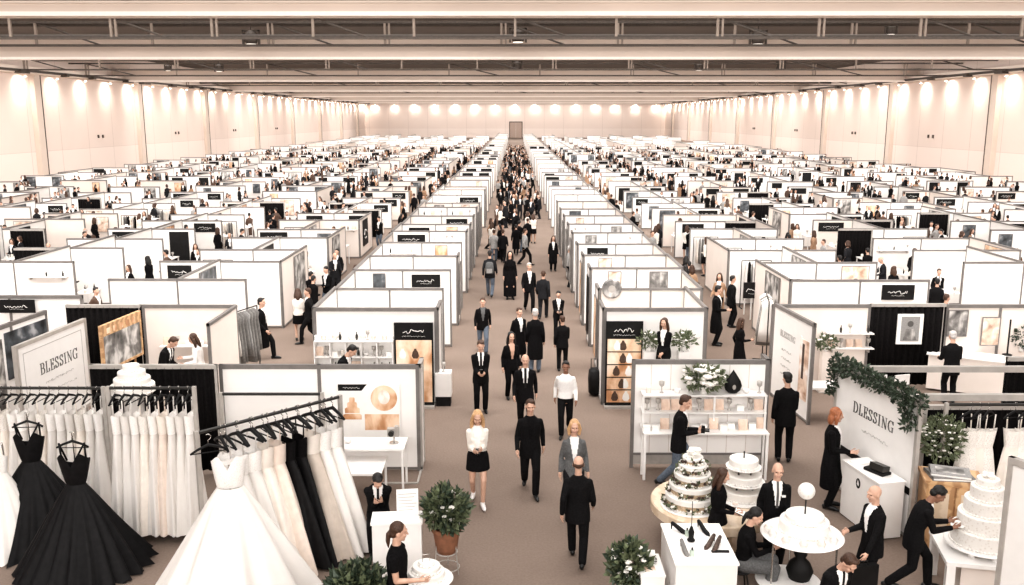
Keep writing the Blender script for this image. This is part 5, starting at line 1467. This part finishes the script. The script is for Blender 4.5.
# ------------------------------------------------------------------ gowns, hangers and rails
def gown_fn(n, amp, ph, flatx=1.0, flaty=1.0):
    def fn(a, r, z, zt=1.0):
        return r
    return fn
def ball_gown(loc, rotz, label, zt, zw, zb, rw, rb, m, bod=None, straps=True, nf=17, amp=.07, squash=.62, seed=0, chest=.20, group=None, fold=1.0, ex=.92):
    """a gown: strapped sweetheart bodice from zt (top edge) down to the waist zw, full pleated skirt to zb"""
    t = thing('gown', label, 'gown', loc, rotz, group); r = random.Random(seed); ph = r.uniform(0, 6)
    rings = []; N = 96
    for i in range(15):
        u = i / 14; z = zw + (zb - zw) * u
        R = rw + (rb - rw) * (u ** ex)
        ring = []
        for k in range(N):
            a = 2 * math.pi * k / N
            w = amp * (u ** .8) * (math.sin(nf * a + ph) * .6 + .4 * math.sin((nf * 2 - 3) * a + ph * 2))
            rr = R * (1 + w); sq = 1 - (1 - squash) * (1 - u * .8) if fold == 1.0 else fold
            ring.append(V((rr * math.cos(a), rr * math.sin(a) * sq, z + (.02 * math.sin(nf * a + 1) if i == 14 else 0))))
        rings.append(ring)
    MB().loft(rings, cap=False).build('skirt', m, t, smooth=True)
    rings = []; n = 40
    for i in range(8):
        u = i / 7; ring = []
        for k in range(n):
            a = 2 * math.pi * k / n; front = max(0, -math.sin(a))
            top = zt - .10 * (1 - abs(math.cos(a))) * (1.25 if math.sin(a) < 0 else .6) + .05 * math.cos(2 * a) * 0
            cx = abs(abs(math.cos(a)) - .5)
            if math.sin(a) <= 1e-6: top = zt - .02 - .21 * max(0, 1 - abs(math.cos(a)) / .48) ** 1.1 - .10 * max(0, (abs(math.cos(a)) - .62) / .38)
            else: top = zt - .12 - .14 * math.sin(a)
            z = zw + (top - zw) * u
            R = rw + (chest - rw) * (u ** .8)
            bust = 1 + .12 * front * math.sin(math.pi * min(1, u * 1.05))
            ring.append(V((R * math.cos(a), R * math.sin(a) * .62 * bust * (1 if fold == 1.0 else max(.35, fold)), z)))
        rings.append(ring)
    MB().loft(rings, cap=False).build('bodice', bod or m, t, smooth=True)
    if straps:
        for sx in (-1, 1):
            MB().tube([(sx * chest * .52, -chest * .56, zt - .03), (sx * chest * .78, -.03, zt + .12), (sx * chest * .6, chest * .4, zt - .2)], .016, 6).build('strap', m, t, smooth=True)
    return t
def hanger_mesh(w=.42):
    a = MB(); a.tube([(-w / 2, 0, -.09), (-w * .3, 0, -.045), (0, 0, 0), (w * .3, 0, -.045), (w / 2, 0, -.09)], [.013, .016, .02, .016, .013], 8)
    a.tube([(-w / 2, 0, -.09), (w / 2, 0, -.10)], .007, 6)
    b = MB(); b.tube([(0, 0, 0), (0, 0, .06)] + [(.035 * math.sin(x), 0, .095 - .035 * math.cos(x)) for x in [rd(30 + 24 * i) for i in range(9)]], .005, 6)
    return a.mesh('shoulder_bar', [M_black], True), b.mesh('hook', [M_chrome], True)
HB, HK = hanger_mesh()
def hanger(loc, rotz, label, group=None, s=1.0):
    t = thing('clothes_hanger', label, 'hanger', loc, rotz, group); t.scale = (s, s, s)
    link('shoulder_bar', HB, t); link('hook', HK, t); return t
# black ball gowns
for px, py, y, lab, sd, rz in ((72, 441, 13.3, 'black strapped ball gown with a full skirt, the nearer of two', 1, .08), (27, 421, 14.3, 'black strapped ball gown with a full skirt, the farther one at the left', 2, .15)):
    p = D(px, py, y)
    ball_gown((p.x, p.y, 0), rz, lab, p.z - .15, p.z - .70, .02, .145, .98, M_blacktulle, None, True, seed=sd, amp=.16, chest=.245, nf=21)
    hanger((p.x, p.y, p.z), rz, 'black hanger with a chrome hook holding the %s black ball gown' % ('nearer' if sd == 1 else 'farther'), None, 1.15)
    t = thing('gown_stand', 'thin dark stand inside the %s black ball gown' % ('nearer' if sd == 1 else 'farther'), 'stand', (p.x, p.y, 0), rz)
    MB().tube([(0, .03, .02), (0, .03, p.z + .03), (0, .01, p.z + .12), (0, 0, p.z + .13)], .010, 8).build('pole', M_chrome, t); MB().lathe([(.25, 0), (.25, .015), (.02, .02)], 20).build('base', M_metal, t)
p = D(-6, 455, 14.0)
ball_gown((p.x, p.y, 0), .1, 'white gown cut off by the left photo edge beside the black gowns', 1.75, 1.35, .02, .17, .75, M_tulle, M_bodice, True, seed=5)
# left rails of white gowns
def rack(name_lab, a, b, H, post_lab=True):
    a, b = V(a), V(b); d = b - a; L = d.length; ang = math.atan2(d.y, d.x)
    t = thing('garment_rack', name_lab, 'clothes rack', (a.x, a.y, 0), ang)
    MB().tube([(0, 0, H), (L, 0, H)], .028, 10).build('rail', M_metal, t)
    for x in (0, L):
        MB().box(x - .03, -.03, .05, x + .03, .03, H + .03).build('post', M_alul, t)
        MB().box(x - .03, -.4, 0, x + .03, .4, .05).build('foot', M_alul, t)
    return t, L, ang
def slim_gown_meshes(seed, Hh, m, bod, depth=.34, thick=.07):
    """a gown pressed between its neighbours on a rail; hangs from z=0 down to -Hh, its width along Y"""
    r = random.Random(seed); ph = r.uniform(0, 6); rings = []; N = 48
    zw = -.66
    for i in range(11):
        u = i / 10; z = zw - (Hh + zw) * u
        ring = []
        for k in range(N):
            a = 2 * math.pi * k / N
            w = 1 + .10 * u * math.sin(7 * a + ph) + .05 * u * math.sin(13 * a)
            ring.append(V(((thick * .5 + thick * 1.0 * u) * w * math.cos(a), (.13 + (depth - .13) * u ** .8) * w * math.sin(a), z)))
        rings.append(ring)
    s = MB().loft(rings, cap=False).mesh('skirt', [m], True)
    rings = []
    for i in range(6):
        u = i / 5; ring = []
        for k in range(24):
            a = 2 * math.pi * k / 24; top = -.30 - .06 * abs(math.cos(a))
            ring.append(V((thick * .6 * math.cos(a), (.13 + .05 * u) * math.sin(a), zw + (top - zw) * u)))
        rings.append(ring)
    b = MB().loft(rings, cap=False).mesh('bodice', [bod], True)
    return s, b, [MB().tube([(0, sy * .12, -.33), (0, sy * .13, -.06)], .012, 5).mesh('strap', [m], True) for sy in (-1, 1)]
def rail_gowns(a, b, H, n, protos, lab, grp, flip=1, hang_s=1.0, drop=.16):
    a, b = V(a), V(b); d = (b - a); ang = math.atan2(d.y, d.x); r = random.Random(n)
    for i in range(n):
        f = (i + .7) / (n + .4); p = a + d * f
        hz = H + .028 - .125 * hang_s
        hanger((p.x, p.y, hz), ang + math.pi / 2 + r.uniform(-.12, .12), 'black hanger on the %s' % lab, 'hangers on the ' + lab, hang_s)
        s, bo, sp_, nm = protos[i % len(protos)]
        t = thing('gown', '%s gown hanging on the %s' % (nm, lab), 'gown', (p.x, p.y, hz), ang + r.uniform(-.06, .06), 'gowns on the ' + lab)
        link('skirt', s, t); link('bodice', bo, t); [link('strap', z_, t) for z_ in sp_]
# rail B (in front of the drape), rail A (behind the black gowns)
YBk, HBk = 14.5, 2.78
pa, pb = D(108, 388, YBk), D(194, 388, YBk); HBk = pa.z
rack('metal rail of ivory gowns before the low black drape', (pa.x, YBk), (pb.x, YBk), HBk)
pr1 = [slim_gown_meshes(k, 2.38, m, bd, .36, .125) + (nm,) for k, (m, bd, nm) in enumerate(((M_tulle, M_bodice, 'white'), (M_ivory, M_lacefab, 'ivory'), (M_blush, M_ivory, 'blush'), (M_tulle, M_tulle, 'plain white')))]
rail_gowns((pa.x, YBk), (pb.x, YBk), HBk, 9, [pr1[0], pr1[3], pr1[0], pr1[1], pr1[0], pr1[2]], 'rail before the low black drape', '', 1, 1.2)
YAk = 15.7
pa, pb = D(-25, 388, YAk), D(103, 388, YAk); HAk = pa.z
rack('metal rail of white gowns behind the black ball gowns', (pa.x, YAk), (pb.x, YAk), HAk)
rail_gowns((pa.x, YAk), (pb.x, YAk), HAk, 13, [pr1[0], pr1[3], pr1[1], pr1[0]], 'rail behind the black ball gowns', '', 1, 1.2)
# rail C, running away from the camera, with full skirts
ca, cb = (-4.75, 12.75), (-2.95, 14.55); HC = 2.48
rack('dark metal rail of wedding gowns running toward the poster stall', ca, cb, HC)
prC = [slim_gown_meshes(20 + k, 2.28, m, bd, .92, .22 if k != 3 else .15) + (nm,) for k, (m, bd, nm) in enumerate(((M_tulle, M_bodice, 'white full-skirted'), (M_ivory, M_ivory, 'ivory satin'), (M_blush, M_blush, 'blush satin'), (M_blacktulle, M_blackcloth, 'black satin'), (mat('beige_satin', (.50, .43, .37), .7), M_ivory, 'beige')))]
rail_gowns(V(ca) + (V(cb) - V(ca)) * .12, cb, HC, 10, [prC[0], prC[0], prC[0], prC[1], prC[2], prC[3], prC[3], prC[4], prC[0], prC[0]], 'rail running toward the poster stall', '', 1, 1.5)
for k in range(8):
    f = .15 + k * .105; q = V(ca) + (V(cb) - V(ca)) * f
    hanger((q.x, q.y, HC + .028 - .188), rd(45 + 90) + (k % 3 - 1) * .15, 'empty black hanger between gowns on the rail toward the poster stall', 'spare hangers on the rail toward the poster stall', 1.5)
p = D(228, 452, 12.35)
ball_gown((p.x, p.y, 0), .15, 'white strapless wedding gown with a lace bodice, nearest at the front left', p.z, p.z - .52, .0, .185, 1.22, M_tulle, M_bodice, False, seed=8, amp=.17, chest=.25, nf=9, squash=.75)
t = thing('gown_stand', 'pale stand inside the white strapless wedding gown', 'stand', (p.x, p.y, 0)); MB().tube([(0, 0, .02), (0, 0, p.z - .2)], .015, 8).build('pole', M_chrome, t); MB().lathe([(.3, 0), (.3, .015), (.02, .02)], 20).build('base', M_metal, t)
hanger((D(205, 440, 12.5).x, 12.62, HC + .028 - .156), .5, 'black hanger at the near end of the rail above the strapless gown', None, 1.25)
# second plain frame rail behind rail C
pa, pb = D(221, 394, 15.6), D(322, 391, 15.6)
rack('empty grey frame rail behind the wedding gown rail', (pa.x, 15.6), (pb.x, 15.6), pa.z)
# right rail of lace gowns
pa, pb = D(952, 408, 15.2), D(1040, 408, 15.2)
rack('dark rail of beaded lace gowns at the right before the black drape', (pa.x, 15.4), (pb.x, 15.4), pa.z)
prR = [slim_gown_meshes(40 + k, 2.0, m, bd, .30, .14) + (nm,) for k, (m, bd, nm) in enumerate(((M_lacefab, M_lacefab, 'beaded lace'), (M_ivory, M_lacefab, 'ivory lace-topped')))]
a_, b_ = V((pa.x, 15.4)), V((pb.x, 15.4))
for i, f in enumerate((.29, .39, .49, .80, .93)):
    q = a_ + (b_ - a_) * f; s, bo, sp_, nm = prR[i % 2]; hz = pa.z + .028 - .15
    lb = 'rail before the right black drape'
    hanger((q.x, q.y, hz), .35 + .2 * (i % 3), 'black hanger on the ' + lb, 'hangers on the ' + lb, 1.25)
    t = thing('gown', '%s gown hanging on the %s' % (nm, lb), 'gown', (q.x, q.y, hz), rd(72) + .1 * i, 'gowns on the ' + lb); link('skirt', s, t); link('bodice', bo, t); [link('strap', z_, t) for z_ in sp_]

# ------------------------------------------------------------------ tables, cakes and plants at the front
p = G(713, 500, .78)
t = thing('round_cake_table', 'large round pale wood table under the two tall cakes', 'table', (p.x, p.y, 0))
MB().lathe([(1.02, .60), (1.04, .62), (1.04, .76), (1.02, .78), (.01, .78)], 56).build('table_top', M_wood2, t); MB().lathe([(.5, 0), (.5, .05), (.34, .08), (.34, .60)], 32).build('pedestal', M_wood2, t)
TC = p
q = G(691, 505, .78)
t, z = tiered_cake((q.x, q.y, .78), [(.42, .20), (.36, .18), (.29, .18), (.22, .15), (.16, .12)], 'tall bare-sided cake wound with dark flowers on the round table', icing=M_sponge, board=.5)
zz = .03
for i, (r, h) in enumerate([(.42, .20), (.36, .18), (.29, .18), (.22, .15), (.16, .12)]):
    tr = [c for c in t.children if c.name.startswith('tier')][i]
    MB().lathe([(r + .008, zz + h * .55), (r + .010, zz + h - .01), (r * .96, zz + h + .006), (.005, zz + h + .006)], 40).build('icing_cap', M_icing, tr, smooth=False)
    mb, m2, m3 = MB(), MB(), MB(); rg = random.Random(i)
    for k in range(int(46 * r / .4)):
        a = 2 * math.pi * rg.random(); hz = zz + rg.uniform(.02, .09); rr = r + .02
        (mb if k % 3 else m3).ell((rr * math.cos(a), rr * math.sin(a), hz), (.028, .028, .024), n=6, m=4)
        leaf_cluster(m2, (rr * math.cos(a), rr * math.sin(a), hz), (.03, .03, .03), 3, k + 50 * i, .06)
    mb.build('flower_band', M_berry, tr, smooth=True); m3.build('pale_flower_band', M_petal, tr, smooth=True); m2.build('leaf_band', M_leaf2, tr)
    zz += h
mb = MB(); flowers(mb, (0, 0, zz + .07), (.09, .09, .08), 14, 5, .06); mb.build('topper_flowers', M_petal, t, smooth=True)
q = G(742, 497, .78)
t, z = tiered_cake((q.x, q.y, .78), [(.37, .15), (.31, .14), (.24, .14)], 'white separated-tier cake on dark pillars on the round table', board=.46, gap=.12)
MB().tube([(0, 0, z), (0, 0, z + .12)], .012, 6).build('topper_pin', M_metal, t)
for k, (px, py) in enumerate(((735, 506), (751, 500), (762, 502))):
    q = G(px, py, .78)
    t = thing('small_dish', 'small pale dish on the round table, %s from the white tiered cake' % ORD[k], 'dish', q); MB().lathe([(.05, 0), (.09, .02), (.10, .03), (.085, .025), (.03, .01)], 18).build('dish', M_lacq, t, smooth=True); MB().ell((0, 0, .035), (.05, .05, .025)).build('sweet', M_blush if k < 2 else M_lip, t, smooth=True)
# white counter with shoes
y0, y1 = 11.6, 12.85
t = thing('display_counter', 'large white box counter with dark shoes on top at the bottom of the photo', 'counter', (2.68, (y0 + y1) / 2, 0))
MB().box(-.43, -.62, .04, .43, .62, .97).build('body', M_lacq, t); MB().box(-.45, -.64, .97, .45, .64, 1.0).build('counter_top', M_white, t); MB().box(-.40, -.58, 0, .40, .58, .04).build('plinth', M_alul, t)
def shoe(loc, rotz, m, label, grp=None, s=1.0):
    t = thing('heeled_shoe', label, 'shoe', loc, rotz, grp); t.scale = (s,) * 3
    MB().tube([(0, .12, .085), (0, .05, .06), (0, -.04, .022), (0, -.12, .015), (0, -.16, .012)], [.024, .028, .032, .030, .012], 10, round_ends=True).build('upper', m, t, smooth=True)
    MB().tube([(0, .13, .07), (0, .135, 0)], [.016, .007], 8).build('heel', M_metal, t); return t
def perfume(loc, label):
    t = thing('perfume_bottle', label, 'bottle', loc); MB().box(-.03, -.02, 0, .03, .02, .09).build('flask', M_glassy, t); MB().lathe([(.012, .09), (.014, .12), (.01, .13)], 10).build('cap', M_metal, t)
CZ = 1.0
for k, (px, py, rz, m, lb) in enumerate(((680, 532, .8, M_black, 'black heeled shoe at the far left of the white counter'), (703, 531, .3, M_black, 'black heeled shoe at the far right of the white counter'), (684, 551, .1, M_greycloth, 'grey heeled shoe in the middle left of the white counter'),
        (710, 545, -.6, M_berry, 'brown heeled shoe in the pair at the right of the white counter, the left one'), (717, 547, -.5, M_berry, 'brown heeled shoe in the pair at the right of the white counter, the right one'))):
    shoe(G(px, py, CZ), rz, m, lb, None, 1.15)
q = G(691, 541, CZ); t = thing('ornament_stand', 'dark slender ornament with a thin upright rod on the white counter', 'ornament', q)
MB().lathe([(.05, 0), (.06, .02), (.035, .06), (.045, .14), (.02, .22), (.006, .24)], 14).build('body', M_black, t, smooth=True); MB().tube([(0, 0, .2), (0, 0, .62)], .006, 6).build('rod', M_metal, t)
perfume(G(692, 556, CZ), 'small green glass bottle at the front of the white counter'); perfume(G(687, 536, CZ), 'small green glass bottle at the back of the white counter')
o = MB().box(-.12, -.05, 0, .12, .05, .012).build('price_card', M_paper, None, G(719, 558, CZ)); tag(o, 'blank pale card lying at the front right of the white counter', 'card')
o = MB().box(-.15, -.025, 0, .1, .025, .02).build('pen_tray', M_black, None, G(722, 552, CZ)); tag(o, 'narrow black tray beside the pale card on the white counter', 'tray')
# round stand with big white cake and ball
q = G(802, 533, 1.05)
t = thing('cake_stand', 'white two-level round stand on a dark figure base', 'stand', (q.x, q.y, 0)); Q = q
MB().lathe([(.58, 1.02), (.60, 1.035), (.58, 1.05), (.01, 1.05)], 48).build('stand_top', M_lacq, t); 
MB().lathe([(.46, .30), (.48, .315), (.46, .33), (.01, .33)], 40, (-.18, -.05, 0)).build('lower_plate', M_lacq, t)
MB().lathe([(.30, 0), (.28, .08), (.10, .16), (.16, .34), (.20, .46), (.15, .58), (.07, .66), (.10, .72), (.05, .80), (.05, 1.02)], 20).build('dark_base', M_black, t, smooth=True)
for a in (200, 340, 90):
    MB().tube([(.5 * math.cos(rd(a)), .5 * math.sin(rd(a)), 0), (.5 * math.cos(rd(a)), .5 * math.sin(rd(a)), 1.02)], .014, 8).build('rod', M_chrome, t)
q = G(804, 530, 1.05)
t, z = tiered_cake((q.x, q.y, 1.05), [(.36, .17), (.28, .09)], 'big round white cake with a ball on a rod, on the round stand')
MB().tube([(0, 0, z), (0, 0, z + .26)], .012, 8).build('topper_rod', M_metal, t); MB().ell((0, 0, z + .36), (.125, .125, .125), n=24, m=16).build('topper_ball', M_lace, t, smooth=True)
for k, a in enumerate((195, 225, 255, 285, 315, 172)):
    x, y = Q.x + .49 * math.cos(rd(a)), Q.y + .49 * math.sin(rd(a))
    t = thing('cupcake', 'small pale cupcake on the rim of the round stand', 'cupcake', (x, y, 1.05), 0, 'cupcakes on the round stand'); MB().lathe([(.045, 0), (.062, .05)], 16).build('paper_cup', M_lacq, t); MB().lathe([(.062, .05), (.07, .065), (.045, .085), (.05, .095), (.02, .12), (.005, .13)], 16).build('frosting', M_ivory if k % 2 else M_icing, t, smooth=True)
# five-tier cake on a white table
q = G(981, 548, .70)
t = thing('display_table', 'low white box table under the five-tier cake', 'table', (q.x + .05, q.y - .05, 0), rd(-12))
MB().box(-.68, -.55, .64, .68, .55, .70).build('table_top', M_lacq, t)
for sx in (-1, 1):
    for sy in (-1, 1): MB().box(sx * .6 - .06, sy * .47 - .06, 0, sx * .6 + .06, sy * .47 + .06, .64).build('leg', M_lacq, t)
MB().box(-.40, -.30, .03, .40, .40, .60).build('inner_box', M_pink, t)
t, z = tiered_cake((q.x, q.y, .78), [(.44, .24), (.37, .24), (.30, .22), (.23, .20), (.16, .12)], 'five-tier white lace cake on the low white table at the right', lace=True, board=.52)
for k in range(8): MB().lathe([(.05, -.08), (.05, 0)], 12, (.4 * math.cos(k * math.pi / 4), .4 * math.sin(k * math.pi / 4), 0)).build('foot', M_lacq, t)
mb = MB(); flowers(mb, (0, 0, z + .02), (.08, .08, .05), 9, 7, .05); mb.build('topper_flowers', M_petal, t, smooth=True)
# panel at the right edge
a, b_ = D(1010, 456, 11.3), D(1092, 478, 10.4)
t, L = wall('edge_sign', (a.x, a.y), (b_.x, b_.y), a.z, 'white sign panel cut off by the right photo edge', 'sign', board=M_lacq, frame=M_alul, posts=1)
mb = MB(); n = 20
arc = [(.20 * math.cos(rd(60 + 240 * k / n)), .20 * math.sin(rd(60 + 240 * k / n))) for k in range(n + 1)]
for (p_, q_) in zip(arc, arc[1:]):
    mb.add([V((p_[0], 0, p_[1])), V((q_[0], 0, q_[1])), V((q_[0] * .86 + .015, 0, q_[1] * .86)), V((p_[0] * .86 + .015, 0, p_[1] * .86))], [(0, 1, 2, 3)])
on(t, .47, 2.28, 'emblem', mb, M_greycloth)
# white pedestal with brochures, seat of the sitting man
t = thing('pedestal', 'white box pedestal before the seated man in a suit', 'pedestal', (-1.84, 13.15, 0), rd(4))
MB().box(-.38, -.20, .03, .38, .20, .93).build('body', M_lacq, t); MB().box(-.40, -.22, .93, .40, .22, .96).build('pedestal_top', M_white, t)
q = G(410, 512, .96)
t = thing('brochure_holder', 'clear-fronted white brochure holder on the white pedestal', 'holder', (-1.68, 13.2, .96), rd(8)); MB().box(-.19, -.10, 0, .19, .10, .02).build('base', M_lacq, t); MB().box(-.17, .0, .02, .17, .02, .42, Matrix.Rotation(rd(-10), 4, 'X')).build('back_plate', M_lacq, t)
mb = MB()
for k in range(6): mb.box(-.14, -.002, .34 - .05 * k, .14 - .03 * (k % 3), .0, .35 - .05 * k, Matrix.Rotation(rd(-10), 4, 'X'))
mb.build('small_lettering', M_inkl, t)
for k in range(2):
    o = MB().box(-.09, -.12, 0, .09, .12, .012).build('leaflet_stack', M_paper, None, (-2.06, 13.08, .96 + .012 * k), rotz=.2 * k); tag(o, 'pale leaflet on the white pedestal, %s of two' % ('lower' if k == 0 else 'upper'), 'leaflet')
r, F, W, loc, H = PEOPLE['seated man in a black suit and tie looking at his hands, by the white pedestal']
def stool(loc, rot, label, h=.45):
    t = thing('stool', label, 'stool', loc, rot); MB().lathe([(.17, h - .05), (.19, h - .03), (.18, h), (.01, h)], 24).build('seat', M_black, t)
    for k in range(4):
        a = math.pi / 4 + k * math.pi / 2; MB().tube([(.12 * math.cos(a), .12 * math.sin(a), h - .05), (.19 * math.cos(a), .19 * math.sin(a), 0)], .014, 8).build('leg', M_metal, t)
stool(loc + V((0, .05, 0)), 0, 'dark stool under the seated man in a suit', .42)
stool(PEOPLE['seated woman in a black jumper and grey trousers by the round cake stand'][3] + V((-.05, 0, 0)), 0, 'dark stool under the seated woman in a black jumper', .42)
# small round cake table at the bottom
q = G(428, 577, .98)
t = thing('round_side_table', 'small white round table under the low cake at the bottom of the photo', 'table', (q.x, q.y, 0)); MB().lathe([(.33, .95), (.345, .965), (.33, .98), (.01, .98)], 40).build('table_top', M_lacq, t); MB().tube([(0, 0, .03), (0, 0, .95)], .035, 12).build('stem', M_alul, t); MB().lathe([(.22, 0), (.22, .02), (.04, .04)], 24).build('base', M_alul, t)
t, z = tiered_cake((q.x - .02, q.y, .98), [(.25, .10), (.19, .08), (.10, .05)], 'low white three-step cake on the small round table', rot=.3)
MB().tube([(-.05, 0, z), (-.05, 0, z + .1), (.05, 0, z + .1), (.05, 0, z)], .005, 6).build('topper', M_chrome, t)
# plants
def bush(loc, c, R, n, label, pot, seed, size=.11, blossoms=0, leafm=(M_leaf, M_leaf2)):
    t = thing('potted_plant', label, 'plant', loc)
    mb = MB(); leaf_cluster(mb, c, R, n, seed, size, .8); mb.build('leaves', leafm[0], t)
    mb = MB(); leaf_cluster(mb, c, (R[0] * 1.02, R[1] * 1.02, R[2] * 1.02), n // 2, seed + 1, size, .8); mb.build('light_leaves', leafm[1], t)
    mb = MB(); r = random.Random(seed)
    for k in range(9):
        u = V((r.uniform(-1, 1) * R[0], r.uniform(-1, 1) * R[1], R[2] * r.uniform(.2, .8))); mb.tube([(u.x * .1, u.y * .1, c[2] - R[2]), (u.x * .5, u.y * .5, c[2] - R[2] * .3), V(c) + u * .7], [.012, .009, .004], 5)
    mb.build('stems', M_leaf2, t)
    if blossoms: mb = MB(); flowers(mb, c, R, blossoms, seed + 2, .055); mb.build('blossoms', M_petal, t, smooth=True)
    pot(t); return t
p = G(447, 571)
def pot1(t):
    MB().lathe([(.14, .34), (.17, .40), (.215, .70), (.24, .71), (.24, .77), (.21, .77), (.20, .70), (.01, .69)], 28).build('pot', M_terra, t, smooth=False)
    mb = MB()
    for k in range(3):
        a = rd(90 + 120 * k); mb.tube([(.17 * math.cos(a), .17 * math.sin(a), .5), (.22 * math.cos(a), .22 * math.sin(a), 0)], .009, 6)
    for z, r in ((.08, .2), (.34, .17)): mb.tube([(r * math.cos(rd(15 * k)), r * math.sin(rd(15 * k)), z) for k in range(25)], .008, 6)
    mb.build('wire_stand', M_alul, t)
bush(p, (0, 0, 1.06), (.33, .33, .33), 460, 'leafy plant in a terracotta pot on a wire stand beside the main aisle', pot1, 5, .13, 16, (M_leaf2, M_leaf))
p = G(628, 604)
def pot2(t): MB().lathe([(.12, 0), (.15, .05), (.17, .36), (.185, .40), (.165, .40), (.15, .34), (.01, .33)], 24).build('pot', M_glassy, t, smooth=False)
bush(p, (0, 0, .66), (.30, .30, .30), 400, 'bushy plant in a pale green glass pot at the bottom right of the aisle', pot2, 15, .12, 18, (M_leaf2, M_leaf))
p = D(357, 566, 11.0)
def pot3(t): MB().lathe([(.2, 0), (.22, .05), (.28, .5), (.30, .52), (.27, .52), (.01, .48)], 24).build('pot', M_black, t, smooth=False)
bush((p.x, p.y, 0), (0, 0, .86), (.42, .38, .40), 900, 'large dark plant at the bottom edge before the ponytailed person', pot3, 25, .12, 0, (M_leaf, M_leaf2))
# side table with books by the right plant
q = G(646, 560, .68)
t = thing('side_table', 'small white side table with books beside the green glass pot', 'table', (q.x + .02, q.y - .12, 0)); MB().box(-.16, -.34, .64, .20, .34, .67).build('table_top', M_lacq, t); MB().box(-.15, -.32, .03, .19, .32, .64).build('body', M_white, t); MB().box(-.13, -.3, 0, .17, .3, .03).build('plinth', M_alul, t)
for k in range(2):
    t = thing('book', '%s book of the small pile on the white side table' % ('lower black-covered' if k == 0 else 'upper white-covered'), 'book', (q.x + .0, q.y + .06, .67 + .045 * k), rd(8 - 14 * k), 'books on the side table')
    MB().box(-.14, -.12, 0, .14, .12, .007).box(-.14, -.12, .036, .14, .12, .043).box(-.14, -.12, 0, -.13, .12, .043).build('cover', M_black if k == 0 else M_lacq, t); MB().box(-.13, -.11, .007, .135, .115, .036).build('pages', M_paper, t)
t = thing('photo_card', 'printed card lying on the front of the white side table', 'card', (q.x + .02, q.y - .25, .67), .1); MB().box(-.11, -.13, 0, .11, .13, .006).build('card', M_paper, t); MB().box(-.08, -.1, .006, -.01, .08, .008).box(.01, -.1, .006, .08, .08, .008).build('printed_picture', M_print4, t)
# kneeling cases between people: dark bag under the cake stand
